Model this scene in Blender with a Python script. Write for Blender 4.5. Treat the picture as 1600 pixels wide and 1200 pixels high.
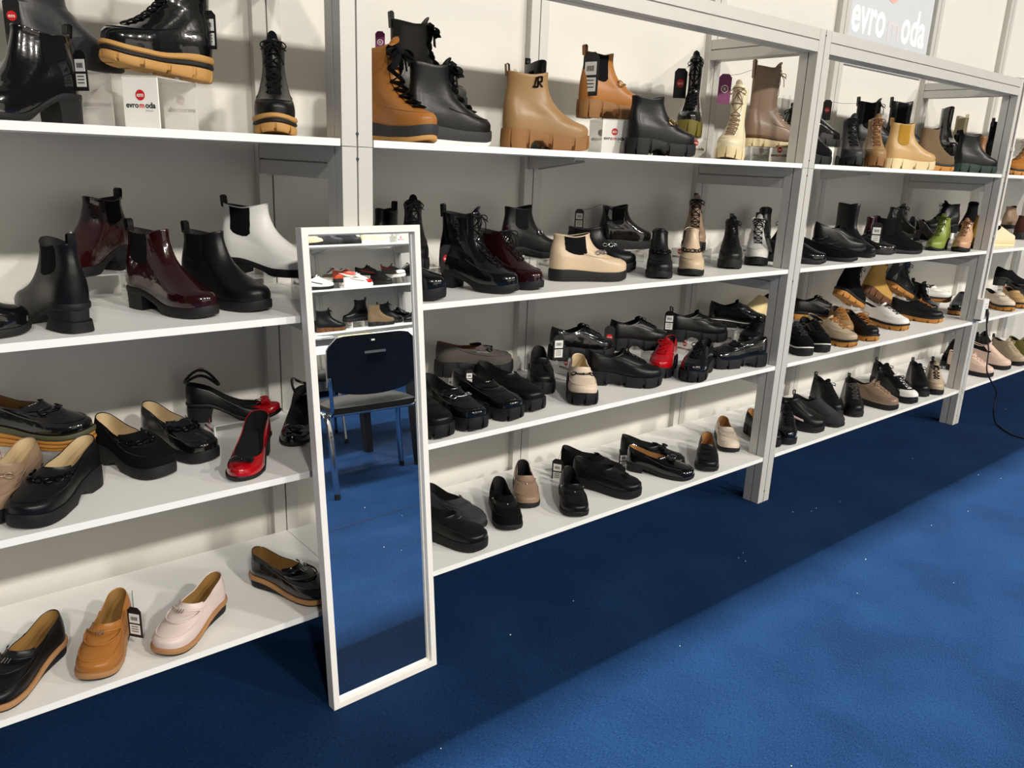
import bpy, math, random
import numpy as np
from mathutils import Vector, Matrix

for o in list(bpy.data.objects):
    bpy.data.objects.remove(o, do_unlink=True)
SC = bpy.context.scene
COL = SC.collection
random.seed(5)
R = math.radians

# ------------------------------------------------------------------ camera
cam_d = bpy.data.cameras.new('camera')
cam_d.sensor_fit = 'HORIZONTAL'
cam_d.sensor_width = 36.0
cam_d.lens = 1241.62 / 1600 * 36
cam_d.clip_start = 0.02
cam = bpy.data.objects.new('camera', cam_d)
COL.objects.link(cam)
YAW, PITCH, ROLL = 0.6974, 0.2738, 0.0413
fw = Vector((math.sin(YAW) * math.cos(PITCH), math.cos(YAW) * math.cos(PITCH), -math.sin(PITCH)))
rt = Vector((math.cos(YAW), -math.sin(YAW), 0))
up = rt.cross(fw)
c_, s_ = math.cos(ROLL), math.sin(ROLL)
rt2, up2 = c_ * rt + s_ * up, -s_ * rt + c_ * up
m = Matrix((rt2, up2, -fw)).transposed().to_4x4()
m.translation = Vector((-0.9158, -1.7437, 1.3866))
cam.matrix_world = m
SC.camera = cam

# ------------------------------------------------------------------ light and exposure
SC.view_settings.view_transform = 'Standard'
SC.view_settings.look = 'None'
SC.view_settings.gamma = 1.0
SC.view_settings.use_curve_mapping = False
SC.view_settings.exposure = 0.0
W = bpy.data.worlds.new('hall')
SC.world = W
W.use_nodes = True
W.node_tree.nodes['Background'].inputs[0].default_value = (1.0, 0.94, 0.84, 1)
W.node_tree.nodes['Background'].inputs[1].default_value = 0.05


def lamp(name, loc, target, power, sx, sy, col=(1, .95, .87)):
    d = bpy.data.lights.new(name, 'AREA')
    d.shape = 'RECTANGLE'
    d.size, d.size_y = sx, sy
    d.energy = power
    d.color = col
    d.spread = R(120)
    o = bpy.data.objects.new(name, d)
    COL.objects.link(o)
    o.location = loc
    o.rotation_euler = (Vector(target) - Vector(loc)).to_track_quat('-Z', 'Y').to_euler()
    return o


# hall flood lights hung high across the aisle, and a row behind the wall
for i, (x, p) in enumerate(((-3.4, 225), (1.2, 247), (5.8, 275), (10.6, 290))):
    lamp('hall_floodlight', (x, -10.0, 7.0), (x * .8 + .3, .2, .9), p, .6, .4)
lamp('hall_rear_light_row', (3.0, 1.6, 9.14), (3.0, -1.6, 0), 2250, 18, .2)

# ------------------------------------------------------------------ materials
MATS = {}


def srgb(h):
    v = [int(h[i:i + 2], 16) / 255 for i in (0, 2, 4)]
    return tuple(c / 12.92 if c <= .04045 else ((c + .055) / 1.055) ** 2.4 for c in v) + (1,)


def mat(name, col, rough=.5, metal=0., coat=0., bump=None, spec=.5, var=0., coat_rough=.03, alpha=None):
    if name in MATS:
        return MATS[name]
    M = bpy.data.materials.new(name)
    M.use_nodes = True
    nt = M.node_tree
    b = nt.nodes['Principled BSDF']
    if isinstance(col, str):
        col = srgb(col)
    b.inputs['Base Color'].default_value = col
    b.inputs['Roughness'].default_value = rough
    b.inputs['Metallic'].default_value = metal
    b.inputs['Specular IOR Level'].default_value = spec
    b.inputs['Coat Weight'].default_value = coat
    b.inputs['Coat Roughness'].default_value = coat_rough
    tc = nt.nodes.new('ShaderNodeTexCoord')
    if bump:
        sc, st, dist = bump
        n = nt.nodes.new('ShaderNodeTexNoise')
        n.inputs['Scale'].default_value = sc
        n.inputs['Detail'].default_value = 3
        bp = nt.nodes.new('ShaderNodeBump')
        bp.inputs['Strength'].default_value = st
        bp.inputs['Distance'].default_value = dist
        nt.links.new(tc.outputs['Object'], n.inputs['Vector'])
        nt.links.new(n.outputs['Fac'], bp.inputs['Height'])
        nt.links.new(bp.outputs['Normal'], b.inputs['Normal'])
        if coat:
            nt.links.new(bp.outputs['Normal'], b.inputs['Coat Normal'])
    if var:
        n2 = nt.nodes.new('ShaderNodeTexNoise')
        n2.inputs['Scale'].default_value = 14
        n2.inputs['Detail'].default_value = 4
        hs = nt.nodes.new('ShaderNodeHueSaturation')
        hs.inputs['Color'].default_value = col
        mr = nt.nodes.new('ShaderNodeMapRange')
        mr.inputs['To Min'].default_value = 1 - var
        mr.inputs['To Max'].default_value = 1 + var
        nt.links.new(tc.outputs['Object'], n2.inputs['Vector'])
        nt.links.new(n2.outputs['Fac'], mr.inputs['Value'])
        nt.links.new(mr.outputs['Result'], hs.inputs['Value'])
        nt.links.new(hs.outputs['Color'], b.inputs['Base Color'])
    MATS[name] = M
    return M


COLS = dict(black='0b0b0c', softblack='232325', charcoal='37373a', olivegrey='3a3933', olivebeige='a59b7d', tan='a2692f', camel='99774e',
            camellight='bd9a66', cream='e0d3b0', taupe='8d7560', beige='cdb697', pinkbeige='dcc8b2', white='eeece6', burgundy='240608',
            red='a80812', brown='6f5c46', midbrown='8a6240', mustard='a9802f', green='7c8a3c', pinktan='c79a78', greige='b5a389',
            ochre='b08b4a', greysuede='4d4944', palepink='d8c6bf', palepink2='e0c3b2', creampink='ddcdb9', creamyellow='dcc692',
            darkbrown='3a211a', olive='8c8848', orange='b5482e', rust='6b3a1c', tanlin='a37a3c', silver='c8c8c6', pinkwhite='e6c9c6', navy='1c2436')


def leather(col, fin='l'):
    c = COLS[col]
    if fin == 'p':
        return mat(col + '_patent_leather', c, .2, coat=1., bump=(34, .2, .005), spec=.25, coat_rough=.03)
    if fin == 's':
        return mat(col + '_suede', c, .95, bump=(220, .3, .002), spec=.12, var=.12)
    return mat(col + '_smooth_leather', c, .40, coat=.06, bump=(90, .16, .002), spec=.32, var=.05, coat_rough=.25)


SOLE = {k: mat(n, c, .62, bump=(160, .12, .001), spec=.35) for k, n, c in (
    ('black', 'black_rubber', '131314'), ('tan', 'tan_rubber', 'b98c50'), ('cream', 'cream_rubber', 'd9c79c'), ('camel', 'camel_rubber', '8c6238'),
    ('tan2', 'tan_welt', 'a97d53'), ('olive', 'olive_rubber', '4a4936'), ('oliveyellow', 'olive_translucent_rubber', '6d6326'), ('green', 'dark_green_rubber', '1d332e'),
    ('white', 'white_rubber', 'e6e4de'), ('brown', 'brown_rubber', '5d3a1f'), ('grey', 'charcoal_rubber', '2c2d2f'), ('orange', 'honey_rubber', 'b07a38'), ('creamy', 'pale_cream_rubber', 'e3d2a6'))}
HEELM = dict(silver=mat('polished_silver_heel', 'b9b8b2', .22, metal=1.))
LIN = dict(black=mat('black_lining', '101010', .8), tan=mat('tan_leather_lining', 'a07443', .6, var=.15), beige=mat('beige_lining', 'c2ab84', .65, var=.12),
           rust=mat('rust_lining', '7a4522', .6), tanlin=mat('honey_leather_lining', '94703d', .55, var=.2))
METAL = dict(gold=mat('gold_metal', 'd9b36a', .22, metal=1.), steel=mat('steel_metal', 'cfcfcf', .2, metal=1.), dark=mat('gunmetal', '26262a', .25, metal=1.), black=mat('black_metal', '101012', .3, metal=.6))
METAL['taupe'] = mat('taupe_enamel', '8d7560', .25)
ELAST = {k: mat(k + '_elastic', COLS[k], .9, bump=(300, .4, .002), spec=.15) for k in ('black', 'mustard', 'cream', 'midbrown')}
COLS['darkgreen'] = '3d4a16'
COLS['brownlace'] = '7a5238'
LACE = {k: mat(k + '_cord', COLS[k], .8, spec=.2) for k in ('black', 'taupe', 'beige', 'camel', 'tan', 'green', 'pinktan', 'charcoal', 'greysuede', 'greige', 'red', 'white', 'palepink2', 'darkgreen', 'brownlace')}

M_white = mat('white_laminate', 'f5f4f0', .38, spec=.4)
M_wall = mat('white_wall_panel', 'dad7cf', .42, spec=.35)
M_alu = mat('brushed_aluminium', 'c9c7c1', .45, metal=.15, bump=(60, .08, .001), var=.05)
M_slot = mat('dark_slot', '3a3938', .7)
M_frame = mat('white_frame_paint', 'efece6', .35)
M_glass = mat('mirror_glass', 'e9eef0', .0, metal=1.)
M_tagb = mat('black_card', '111112', .5)
M_tagw = mat('white_paper', 'e8e6e0', .7)
M_tagp = mat('purple_card', '6e1c56', .5)
M_red = mat('red_print', 'c41a1c', .5)
M_ink = mat('black_ink', '1a1a1a', .6)
M_greyink = mat('grey_ink', '8a8a88', .6)


# ------------------------------------------------------------------ mesh helpers
class MB:
    def __init__(s):
        s.v, s.f = [], []

    def add(s, v, f):
        o = len(s.v)
        s.v += [tuple(map(float, p)) for p in v]
        s.f += [tuple(i + o for i in q) for q in f]
        return s

    def grid(s, G, closed=False):
        nv, nu = len(G), len(G[0])
        f = []
        for i in range(nv - 1):
            for j in range(nu if closed else nu - 1):
                a, b = i * nu + j, i * nu + (j + 1) % nu
                f.append((a, b, b + nu, a + nu))
        return s.add([p for r in G for p in r], f)

    def box(s, c, d, rot=None):
        x, y, z = (q / 2 for q in d)
        v = [Vector((a * x, b * y, e * z)) for e in (-1, 1) for b in (-1, 1) for a in (-1, 1)]
        if rot is not None:
            v = [rot @ p for p in v]
        v = [p + Vector(c) for p in v]
        return s.add(v, [(0, 2, 3, 1), (4, 5, 7, 6), (0, 1, 5, 4), (2, 6, 7, 3), (0, 4, 6, 2), (1, 3, 7, 5)])

    def prism(s, poly, z0, z1, T=None):
        n = len(poly)
        v = [Vector((x, y, z0)) for x, y in poly] + [Vector((x, y, z1)) for x, y in poly]
        if T is not None:
            v = [T @ p for p in v]
        f = [(i, (i + 1) % n, (i + 1) % n + n, i + n) for i in range(n)]
        return s.add(v, f + [tuple(range(n - 1, -1, -1)), tuple(range(n, 2 * n))])

    def tube(s, P, r, n=6, closed=False, flat=None):
        P = [Vector(p) for p in P]
        K = len(P)
        if K < 2:
            return s
        rings = []
        pv = None
        for i in range(K):
            t = (P[(i + 1) % K] - P[i - 1]) if closed else (P[min(i + 1, K - 1)] - P[max(i - 1, 0)])
            if t.length < 1e-9:
                t = Vector((0, 0, 1))
            t.normalize()
            if pv is None:
                a = Vector((0, 0, 1)) if abs(t.z) < .9 else Vector((1, 0, 0))
            else:
                a = pv
            a = (a - t * a.dot(t)).normalized()
            pv = a
            b = t.cross(a)
            rr = r[i] if isinstance(r, (list, tuple)) else r
            fl = flat or 1.
            rings.append([P[i] + (a * math.cos(q) * rr * fl + b * math.sin(q) * rr) for q in [k * 2 * math.pi / n for k in range(n)]])
        if closed:
            rings.append(rings[0])
        o = len(s.v)
        s.grid(rings, True)
        if not closed:
            s.f.append(tuple(o + k for k in range(n - 1, -1, -1)))
            s.f.append(tuple(o + (K - 1) * n + k for k in range(n)))
        return s

    def torus(s, c, ax, ay, ra, rb, r, n=18, m=6):
        c, ax, ay = Vector(c), Vector(ax), Vector(ay)
        return s.tube([c + ax * ra * math.cos(t) + ay * rb * math.sin(t) for t in [k * 2 * math.pi / n for k in range(n)]], r, m, closed=True)

    def ball(s, c, r, n=8):
        G = [[(c[0] + r * math.sin(a) * math.cos(b), c[1] + r * math.sin(a) * math.sin(b), c[2] + r * math.cos(a)) for b in [k * 2 * math.pi / n for k in range(n)]] for a in [math.pi * (i + .02) / (n * .5 + .04) for i in range(n // 2 + 1)]]
        return s.grid(G, True)

    def build(s, name, material, parent=None, smooth=35, bevel=0, label=None):
        me = bpy.data.meshes.new(name)
        me.from_pydata(s.v, [], s.f)
        me.materials.append(material)
        if smooth:
            me.polygons.foreach_set('use_smooth', [True] * len(me.polygons))
            me.set_sharp_from_angle(angle=R(smooth))
        me.update()
        o = bpy.data.objects.new(name, me)
        COL.objects.link(o)
        if parent:
            o.parent = parent
        if bevel:
            b = o.modifiers.new('bevel', 'BEVEL')
            b.width = bevel
            b.segments = 2
            b.limit_method = 'ANGLE'
        if label:
            o['label'] = label
        return o


def tag(o, label, cat, group=None, kind=None):
    if label:
        o['label'] = label
    if cat:
        o['category'] = cat
    if group:
        o['group'] = group
    if kind:
        o['kind'] = kind
    return o


def thing(name, label, cat, loc=(0, 0, 0), rz=0., group=None, tilt=0.):
    o = bpy.data.objects.new(name, None)
    o.empty_display_size = .05
    COL.objects.link(o)
    o.location = loc
    o.rotation_euler = (0, tilt, rz)
    return tag(o, label, cat, group)


def copy_tree(o, parent=None):
    c = o.copy()
    COL.objects.link(c)
    if parent:
        c.parent = parent
    for ch in list(o.children):
        copy_tree(ch, c)
    return c


TEXT = {}


def text_mesh(s, size, ext=.0004, bold=.0):
    k = (s, size, bold)
    if k not in TEXT:
        cu = bpy.data.curves.new('lettering', 'FONT')
        cu.body = s
        cu.size = size
        cu.extrude = ext
        cu.offset = bold
        cu.align_x = 'CENTER'
        cu.resolution_u = 3
        ob = bpy.data.objects.new('lettering', cu)
        COL.objects.link(ob)
        dg = bpy.context.evaluated_depsgraph_get()
        me = bpy.data.meshes.new_from_object(ob.evaluated_get(dg))
        bpy.data.objects.remove(ob, do_unlink=True)
        TEXT[k] = ([tuple(v.co) for v in me.vertices], [tuple(p.vertices) for p in me.polygons])
        bpy.data.meshes.remove(me)
    return TEXT[k]


def put_text(mb, s, size, T, bold=0., ext=.0004):
    v, f = text_mesh(s, size, ext, bold)
    return mb.add([T @ Vector(p) for p in v], f)


# ------------------------------------------------------------------ shoe builder
def foot_hw(s, toe):
    s = np.clip(np.asarray(s, float), 0, 1)
    p, q, wt = dict(round=(2.4, .5, 1.), almond=(1.8, .62, .96), square=(4.2, .42, 1.), wide=(3., .46, 1.03))[toe]
    hw = np.interp(s, [0, .16, .3, .42, .55, .66, .72, 1], [.74, .74, .735, .76, .88, .985, 1., 1.])
    k = s < .16
    hw = np.where(k, .74 * np.sqrt(np.clip(1 - ((.16 - s) / .16) ** 2, 0, 1)), hw)
    k = s > .70
    hw = np.where(k, wt * np.clip(1 - np.clip((s - .70) / .30, 0, 1) ** p, 0, 1) ** q, hw)
    return hw


#        xb   xf   w    e    zb    zs    zf    keyed heights above footbed
def boot_keys(H, slim=1.):
    f = min(max((H - .09) / .07, 0), 1)
    za = .086 + .032 * f
    return [(.0, 1., .95, 0, -.006, -.006, -.006, 1), (-.002, 1., 1., 0, .010, .010, .009, 1), (-.004, .995, 1.0, 0, .028, .024, .021, 1),
            (-.002, .955, .95, .04, .046, .038, .034, 1), (.0, .84, .84, .15, .058 + .004 * f, .049 + .003 * f, .045 + .003 * f, 1), (.006, .70, .73, .35, .066 + .01 * f, .059 + .011 * f, .056 + .01 * f, .9),
            (.014, .572, .62, .65, .074 + .018 * f, .071 + .019 * f, .070 + .02 * f, .6), (.030, .498, .57, .95, za, za, za + .003, 0),
            (.026, .492 * slim, .60 * slim, 1, H - .004, H - .012, H, 0)]


LOAFER = [(.0, 1., .95, 0, -.006, -.006, -.006, 1), (-.002, 1., 1., 0, .008, .008, .008, 1), (-.004, .995, 1., 0, .021, .019, .018, 1),
          (-.004, .965, .95, .03, .035, .029, .026, 1), (.0, .86, .85, .08, .051, .039, .039, 1), (.012, .60, .67, .28, .068, .047, .058, 1)]
OXFORD = [(.0, 1., .95, 0, -.006, -.006, -.006, 1), (-.002, 1., 1., 0, .008, .008, .008, 1), (-.004, .995, 1., 0, .022, .02, .018, 1),
          (-.004, .965, .95, .03, .037, .031, .028, 1), (.0, .83, .84, .12, .053, .044, .044, 1), (.006, .68, .72, .25, .064, .053, .064, 1), (.012, .50, .6, .4, .074, .052, .084, 1)]
PUMP = [(.0, 1., .95, 0, -.005, -.005, -.005, 1), (-.002, 1., 1., 0, .006, .006, .006, 1), (-.004, .995, .99, 0, .018, .014, .014, 1),
        (-.004, .965, .94, .03, .036, .022, .024, 1), (.006, .80, .84, .12, .056, .03, .032, 1)]
SNEAK = [(.0, 1., .95, 0, -.006, -.006, -.006, 1), (-.002, 1., 1., 0, .010, .010, .010, 1), (-.004, .995, 1., 0, .026, .023, .022, 1),
         (-.004, .955, .95, .03, .042, .036, .036, 1), (.0, .82, .85, .12, .06, .05, .054, 1), (.0, .66, .74, .25, .074, .062, .076, 1), (.004, .49, .64, .45, .088, .066, .098, 1)]

# sole: T fore thickness, H heel thickness, layers [(frac0, frac1, material, flare, name)], lug depth, arch
SOLES = dict(
    flat=dict(T=.014, H=.024), plat=dict(T=.028, H=.036), platheel=dict(T=.026, H=.05, arch=.016),
    lug=dict(T=.03, H=.042, lug=.011), biglug=dict(T=.036, H=.05, lug=.013, arch=.02, fl=.006),
    camellug=dict(T=.036, H=.052, lug=.012, arch=.024, fl=.005, c='camel'), tanbiglug=dict(T=.042, H=.054, lug=.014, arch=.022, fl=.006, c='camel'),
    creamlug=dict(T=.034, H=.044, lug=.011, c='cream'), greenlug=dict(T=.034, H=.044, lug=.011, c='green'), brownlug=dict(T=.03, H=.04, lug=.01, c='brown'),
    block=dict(T=.010, H=.058, heel=1), midblock=dict(T=.020, H=.05, heel=1), bigblock=dict(T=.02, H=.056, heel=2), lowblock=dict(T=.018, H=.04, heel=1),
    lowheel=dict(T=.012, H=.034, heel=1), pump=dict(T=.007, H=.052, heel=1), silverblock=dict(T=.01, H=.05, heel=1, hm='silver'), brownblock=dict(T=.014, H=.06, heel=1, c='brown'),
    tanwelt=dict(T=.036, H=.052, lug=.006, lay=[(0, .52, 'tan', .003, 'sole'), (.52, .76, 'black', .004, 'midsole'), (.76, 1, 'tan', .005, 'welt')]),
    greytan=dict(T=.036, H=.046, lay=[(0, .35, 'tan', .001, 'sole'), (.35, 1, 'grey', .004, 'midsole')]),
    oliveplat=dict(T=.036, H=.046, lay=[(0, .4, 'olive', .001, 'sole'), (.4, 1, 'grey', .004, 'midsole')]),
    whiteedge=dict(T=.036, H=.046, lay=[(0, .3, 'white', .001, 'sole'), (.3, 1, 'grey', .004, 'midsole')]),
    oliveblue=dict(T=.05, H=.06, lug=.012, c='oliveyellow', fl=.006),
    creamblack=dict(T=.03, H=.042, lug=.01, lay=[(0, .75, 'creamy', .004, 'sole'), (.75, 1, 'brown', .003, 'welt')]),
    tanlug=dict(T=.03, H=.04, lug=.008, lay=[(0, .72, 'orange', .004, 'sole'), (.72, 1, 'black', .006, 'welt')]),
    layer=dict(T=.036, H=.05, lay=[(0, .2, 'orange', .003, 'sole'), (.2, .45, 'orange', .006, 'midsole'), (.45, .72, 'orange', .004, 'midsole'), (.72, 1, 'olive', .007, 'welt')]),
    welt=dict(T=.018, H=.034, wedge=1, lay=[(0, 1, 'black', .0, 'sole'), (1, 1, 'tan2', .005, 'welt')]),
    creeper=dict(T=.034, H=.042, lay=[(0, .88, 'black', .003, 'sole'), (.88, 1, 'white', .002, 'welt')]),
    whiteline=dict(T=.03, H=.04, lug=.008, lay=[(0, .82, 'black', .003, 'sole'), (.82, .92, 'white', .004, 'midsole'), (.92, 1, 'black', .004, 'welt')]),
    creamplat=dict(T=.034, H=.036, lay=[(0, .5, 'creamy', .004, 'sole'), (.5, 1, 'cream', .005, 'midsole')]),
    sneak=dict(T=.024, H=.034, fl=.004), whitesneak=dict(T=.024, H=.032, c='white', fl=.004))


def catmull(K, m):
    K = np.array(K)
    n = len(K)
    out = []
    for i in range(n - 1):
        p0, p1, p2, p3 = K[max(i - 1, 0)], K[i], K[i + 1], K[min(i + 2, n - 1)]
        for j in range(m):
            t = j / m
            out.append(.5 * ((2 * p1) + (-p0 + p2) * t + (2 * p0 - 5 * p1 + 4 * p2 - p3) * t * t + (-p0 + 3 * p1 - 3 * p2 + p3) * t ** 3))
    out.append(K[-1])
    return np.array(out)


class Shoe:
    def __init__(s, root, L, keys, sole, toe='round', side=1, Wd=None, hs=None, N=44, sub=4, rim=.003):
        s.root, s.L, s.toe, s.side = root, L, toe, side
        s.W = Wd or L * .36
        sp = dict(SOLES[sole])
        s.sp = sp
        s.T, s.H = sp['T'], hs or sp['H']
        s.N, s.sub = N, sub
        s.th = np.arange(N) * 2 * np.pi / N
        rings = [s.ring(k) for k in keys]
        s.G = catmull(rings, sub)
        s.nk = len(keys) - 1
        s.rim = rim

    def fb(s, x):                                  # height of the footbed above the ground
        q = np.clip((.64 - x / s.L) / .46, 0, 1)
        q = q * q * (3 - 2 * q)
        t = np.clip((x / s.L - .80) / .20, 0, 1)
        return s.T + (s.H - s.T) * q + .008 * t * t

    def ring(s, k, th=None):
        xb, xf, w, e, zb, zs, zf, kk = k
        th = s.th if th is None else th
        c, sn = np.cos(th), np.sin(th)
        sc = .5 + .5 * c
        ha = foot_hw(sc, s.toe)
        hb = np.abs(sn) ** .95
        hw = (ha * (1 - e) + hb * e) * w * s.W / 2
        x = s.L * (xb + (xf - xb) * sc)
        y = hw * np.sign(sn) + s.side * .04 * s.W * np.clip(x / s.L, 0, 1) ** 2
        f = np.clip(c, 0, 1) ** 1.6
        b = np.clip(-c, 0, 1) ** 1.3
        z = zf * f + zb * b + zs * (1 - f - b) + kk * s.fb(x) + (1 - kk) * s.fb(np.full_like(x, .2 * s.L))
        return np.stack([x, y, z], 1)

    def S(s, deg, kv, off=0.):
        v = min(max(kv, 0), s.nk) * s.sub
        i = min(int(v), len(s.G) - 2)
        u = (deg % 360) / 360 * s.N
        j = int(u) % s.N

        def P(i, j):
            return s.G[i][j % s.N]
        fu, fv = u - int(u), v - i
        a = P(i, j) * (1 - fu) + P(i, j + 1) * fu
        b = P(i + 1, j) * (1 - fu) + P(i + 1, j + 1) * fu
        p = a * (1 - fv) + b * fv
        if off:
            du = (P(i, j + 1) - P(i, j))
            dv = b - a
            n = np.cross(du, dv)
            l = np.linalg.norm(n)
            if l > 1e-12:
                p = p + n / l * off
        return Vector(p)

    def upper(s, m, lining, deep=None):
        G = [list(map(tuple, r)) for r in s.G]
        top = s.G[-1]
        cen = top.mean(0)
        inn = top + (cen - top) / (np.linalg.norm((cen - top)[:, :2], axis=1)[:, None] + 1e-9) * s.rim
        lip = (top + inn) / 2 + np.array([0, 0, s.rim * .6])
        MB().grid(G + [list(map(tuple, lip)), list(map(tuple, inn))], True).build('upper', m, s.root, 50)
        # lining: inner wall and insole
        fbz = s.fb(inn[:, 0]) + .006
        if deep is None:
            x = inn[:, 0]
            bot = np.stack([x + (x - cen[0]) * np.where(x > cen[0], .16, .015), inn[:, 1] * 1.05, fbz], 1)
        else:
            bot = cen + (inn - cen) * np.array([.72, .72, 1]) - np.array([0, 0, deep])
        mid = inn * .5 + bot * .5
        if deep is not None:
            mid = cen + (inn - cen) * np.array([.84, .84, 1]) - np.array([0, 0, deep * .4])
        if deep is None:
            mid[:, 1] *= 1.02
        mb = MB().grid([list(map(tuple, q)) for q in (inn, mid, bot)], True)
        o = len(mb.v) - s.N
        mb.f.append(tuple(range(o, o + s.N)))
        mb.build('lining', lining, s.root, 50)

    def patch(s, name, f, m, n=(9, 7), off=.0014, thick=0., smooth=40):
        # f(u in 0..1, v in 0..1) -> (deg, kv)
        G = []
        for i in range(n[1]):
            row = []
            for j in range(n[0]):
                d, k = f(j / (n[0] - 1), i / (n[1] - 1))
                edge = (i in (0, n[1] - 1) or j in (0, n[0] - 1))
                row.append(s.S(d, k, off * (.1 if edge and off > 0 else 1)))
            G.append(row)
        return MB().grid(G).build(name, m, s.root, smooth)

    def path(s, pts, off):
        return [s.S(d, k, off) for d, k in pts]

    def sole(s):
        sp = s.sp
        L = s.L
        lay = sp.get('lay') or [(0, 1, sp.get('c', 'black'), sp.get('fl', .003), 'sole')]
        lug = sp.get('lug', 0)
        # column list with sharp notch edges
        cols = []
        n = 72
        per = 6
        for i in range(n):
            t = 2 * math.pi * i / n
            if lug and i % per == 0:
                d = 2 * math.pi / n * .55
                cols += [(t - d, 0), (t - d + 1e-4, 1), (t + d - 1e-4, 1), (t + d, 0)]
            else:
                cols.append((t, 0))
        th = np.array([c[0] for c in cols])
        fl = np.array([c[1] for c in cols], float)
        c, sn = np.cos(th), np.sin(th)
        sc = .5 + .5 * c
        hw = foot_hw(sc, s.toe) * s.W / 2

        def loop(off, z, dent=0.):
            x = L * sc + off * c
            y = hw * np.sign(sn) + off * sn * 1.0 + s.side * .04 * s.W * sc ** 2
            if np.any(dent):
                x = x - c * dent
                y = y - sn * dent
            return np.stack([x, y, z + 0 * x], 1)
        xl = L * sc
        top = s.fb(xl)
        spring = .008 * np.clip((sc - .80) / .20, 0, 1) ** 2
        bz = spring.copy()
        heel = sp.get('heel', 0)
        if heel:
            q = np.clip((.60 - sc) / .14, 0, 1)
            bz = np.maximum(bz, (s.fb(xl) - min(.012, s.T)) * (q * q * (3 - 2 * q)))
        if sp.get('arch'):
            a = np.clip((sc - .27) / .03, 0, 1) * np.clip((.50 - sc) / .08, 0, 1)
            bz = bz + sp['arch'] * a
        th_ = top - bz
        k = 0
        for f0, f1, cm, flare, nm in lay:
            if sp.get('wedge'):
                wt = .012
                z0, z1 = (bz, np.maximum(top - wt, bz + .002)) if nm == 'sole' else (np.maximum(top - wt, bz + .002), top + .003)
            else:
                z0, z1 = bz + th_ * f0, bz + th_ * f1 + (.003 if f1 == 1 else 0)
            dent = np.zeros_like(th)
            zb = z0.copy()
            if lug and k == 0:
                zb = z0 + fl * lug
                dent = fl * .005
            rings = [loop(flare - .006, z1), loop(flare - .0012, z1, dent * .0), loop(flare, z1 - (z1 - z0) * .18, dent * .3), loop(flare + (.001 if lug else 0), z0 + (z1 - z0) * .35, dent), loop(flare - .001, zb + .002, dent), loop(flare - .004, zb, dent), loop(-.022, z0 + (lug * .4 if k == 0 else 0))]
            mb = MB().grid([list(map(tuple, r)) for r in rings], True)
            nc = len(cols)
            o = len(mb.v) - nc
            # close bottom with strips across
            h = nc // 2
            for i in range(1, h):
                a, b, d, e = i - 1, i, nc - i, (nc - i + 1) % nc
                mb.f.append(tuple(dict.fromkeys((o + a, o + e, o + d, o + b))))
            MBo = mb.build(nm, SOLE[cm], s.root, 38)
            k += 1
        if heel:
            hl = .27 if heel == 1 else .31
            n = 15
            tops, bots, mids = [], [], []
            for i in range(n):
                t = math.pi / 2 + math.pi * i / (n - 1)
                cc, ss = math.cos(t), math.sin(t)
                for lst, xs, ws, z in ((tops, hl, 1.0, None), (mids, hl * .93, .93, .5), (bots, hl * (.92 if heel == 1 else 1.), .9 if heel == 1 else 1.02, 0)):
                    x = L * xs * (1 + cc * (1 - 0)) if cc < 0 else L * xs
                    x = L * xs * (1 + cc)
                    y = .74 * s.W / 2 * ws * (abs(ss) ** .55) * (1 if ss > 0 else -1)
                    zt = float(s.fb(np.array([x]))[0]) - .008
                    lst.append((x, y, zt if z is None else (zt * .5 if z else 0)))
            mb = MB()
            if heel == 2:
                mids = [(x * 1.0, y, z * 1.0) for x, y, z in mids]
                bots = [(x * 1.05 - .008, y * 1.1, z) for x, y, z in bots]
                mids2 = [(x * 1.05 - .008, y * 1.1, z - .002) for x, y, z in mids]
                mb.grid([tops, mids, mids2, bots], True)
                mb.f.append(tuple(range(len(mb.v) - n, len(mb.v))))
            else:
                mb.grid([tops, mids, bots], True)
                mb.f.append(tuple(range(len(mb.v) - n, len(mb.v))))
            hm = HEELM['silver'] if sp.get('hm') else SOLE[lay[0][2]]
            mb.build('heel', hm, s.root, 38)

    # ---- fittings
    def laces(s, k0, k1, rows, a, m, r=.0016, ribbon=False, bow=True, a2=None):
        mb = MB()
        a2 = a2 or a
        rr = r * (5.5 if ribbon else 1)
        fl = .22 if ribbon else None
        pts = []
        for i in range(rows):
            t = i / max(rows - 1, 1)
            k = k0 + (k1 - k0) * t
            aa = a + (a2 - a) * t
            pts.append((k, aa))
        for i, (k, aa) in enumerate(pts):
            mb.tube([s.S(d, k, .003) for d in np.linspace(-aa, aa, 7)], rr, 5, flat=fl)
            if i + 1 < rows:
                k2, a3 = pts[i + 1]
                for sg in (1, -1):
                    mb.tube([s.S(sg * (-aa + (aa + a3) * t), k + (k2 - k) * t, .004) for t in np.linspace(0, 1, 6)], rr, 5, flat=fl)
        if bow:
            c = s.S(0, k1 - .12, .006)
            n = (s.S(0, k1 - .12, .02) - c).normalized()
            t = (s.S(20, k1 - .12, .006) - s.S(-20, k1 - .12, .006)).normalized()
            B = .026 if not ribbon else .035
            for sg in (1, -1):
                lp = [c + t * sg * B * math.sin(q) * 1.1 + Vector((0, 0, -.35 * B * math.sin(q) * 1.0 + .25 * B * math.sin(2 * q))) + n * .006 * math.sin(q) for q in np.linspace(0, math.pi, 9)]
                lp2 = [c + t * sg * B * 1.1 * math.sin(q) + Vector((0, 0, -.75 * B * math.sin(q))) + n * .009 * math.sin(q) for q in np.linspace(math.pi, 0, 9)]
                mb.tube(lp + lp2[1:], rr, 5, flat=fl)
                mb.tube([c, c + t * sg * .012 + n * .01 - Vector((0, 0, .02)), c + t * sg * .022 + n * .006 - Vector((0, 0, .05))], rr, 5, flat=fl)
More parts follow.
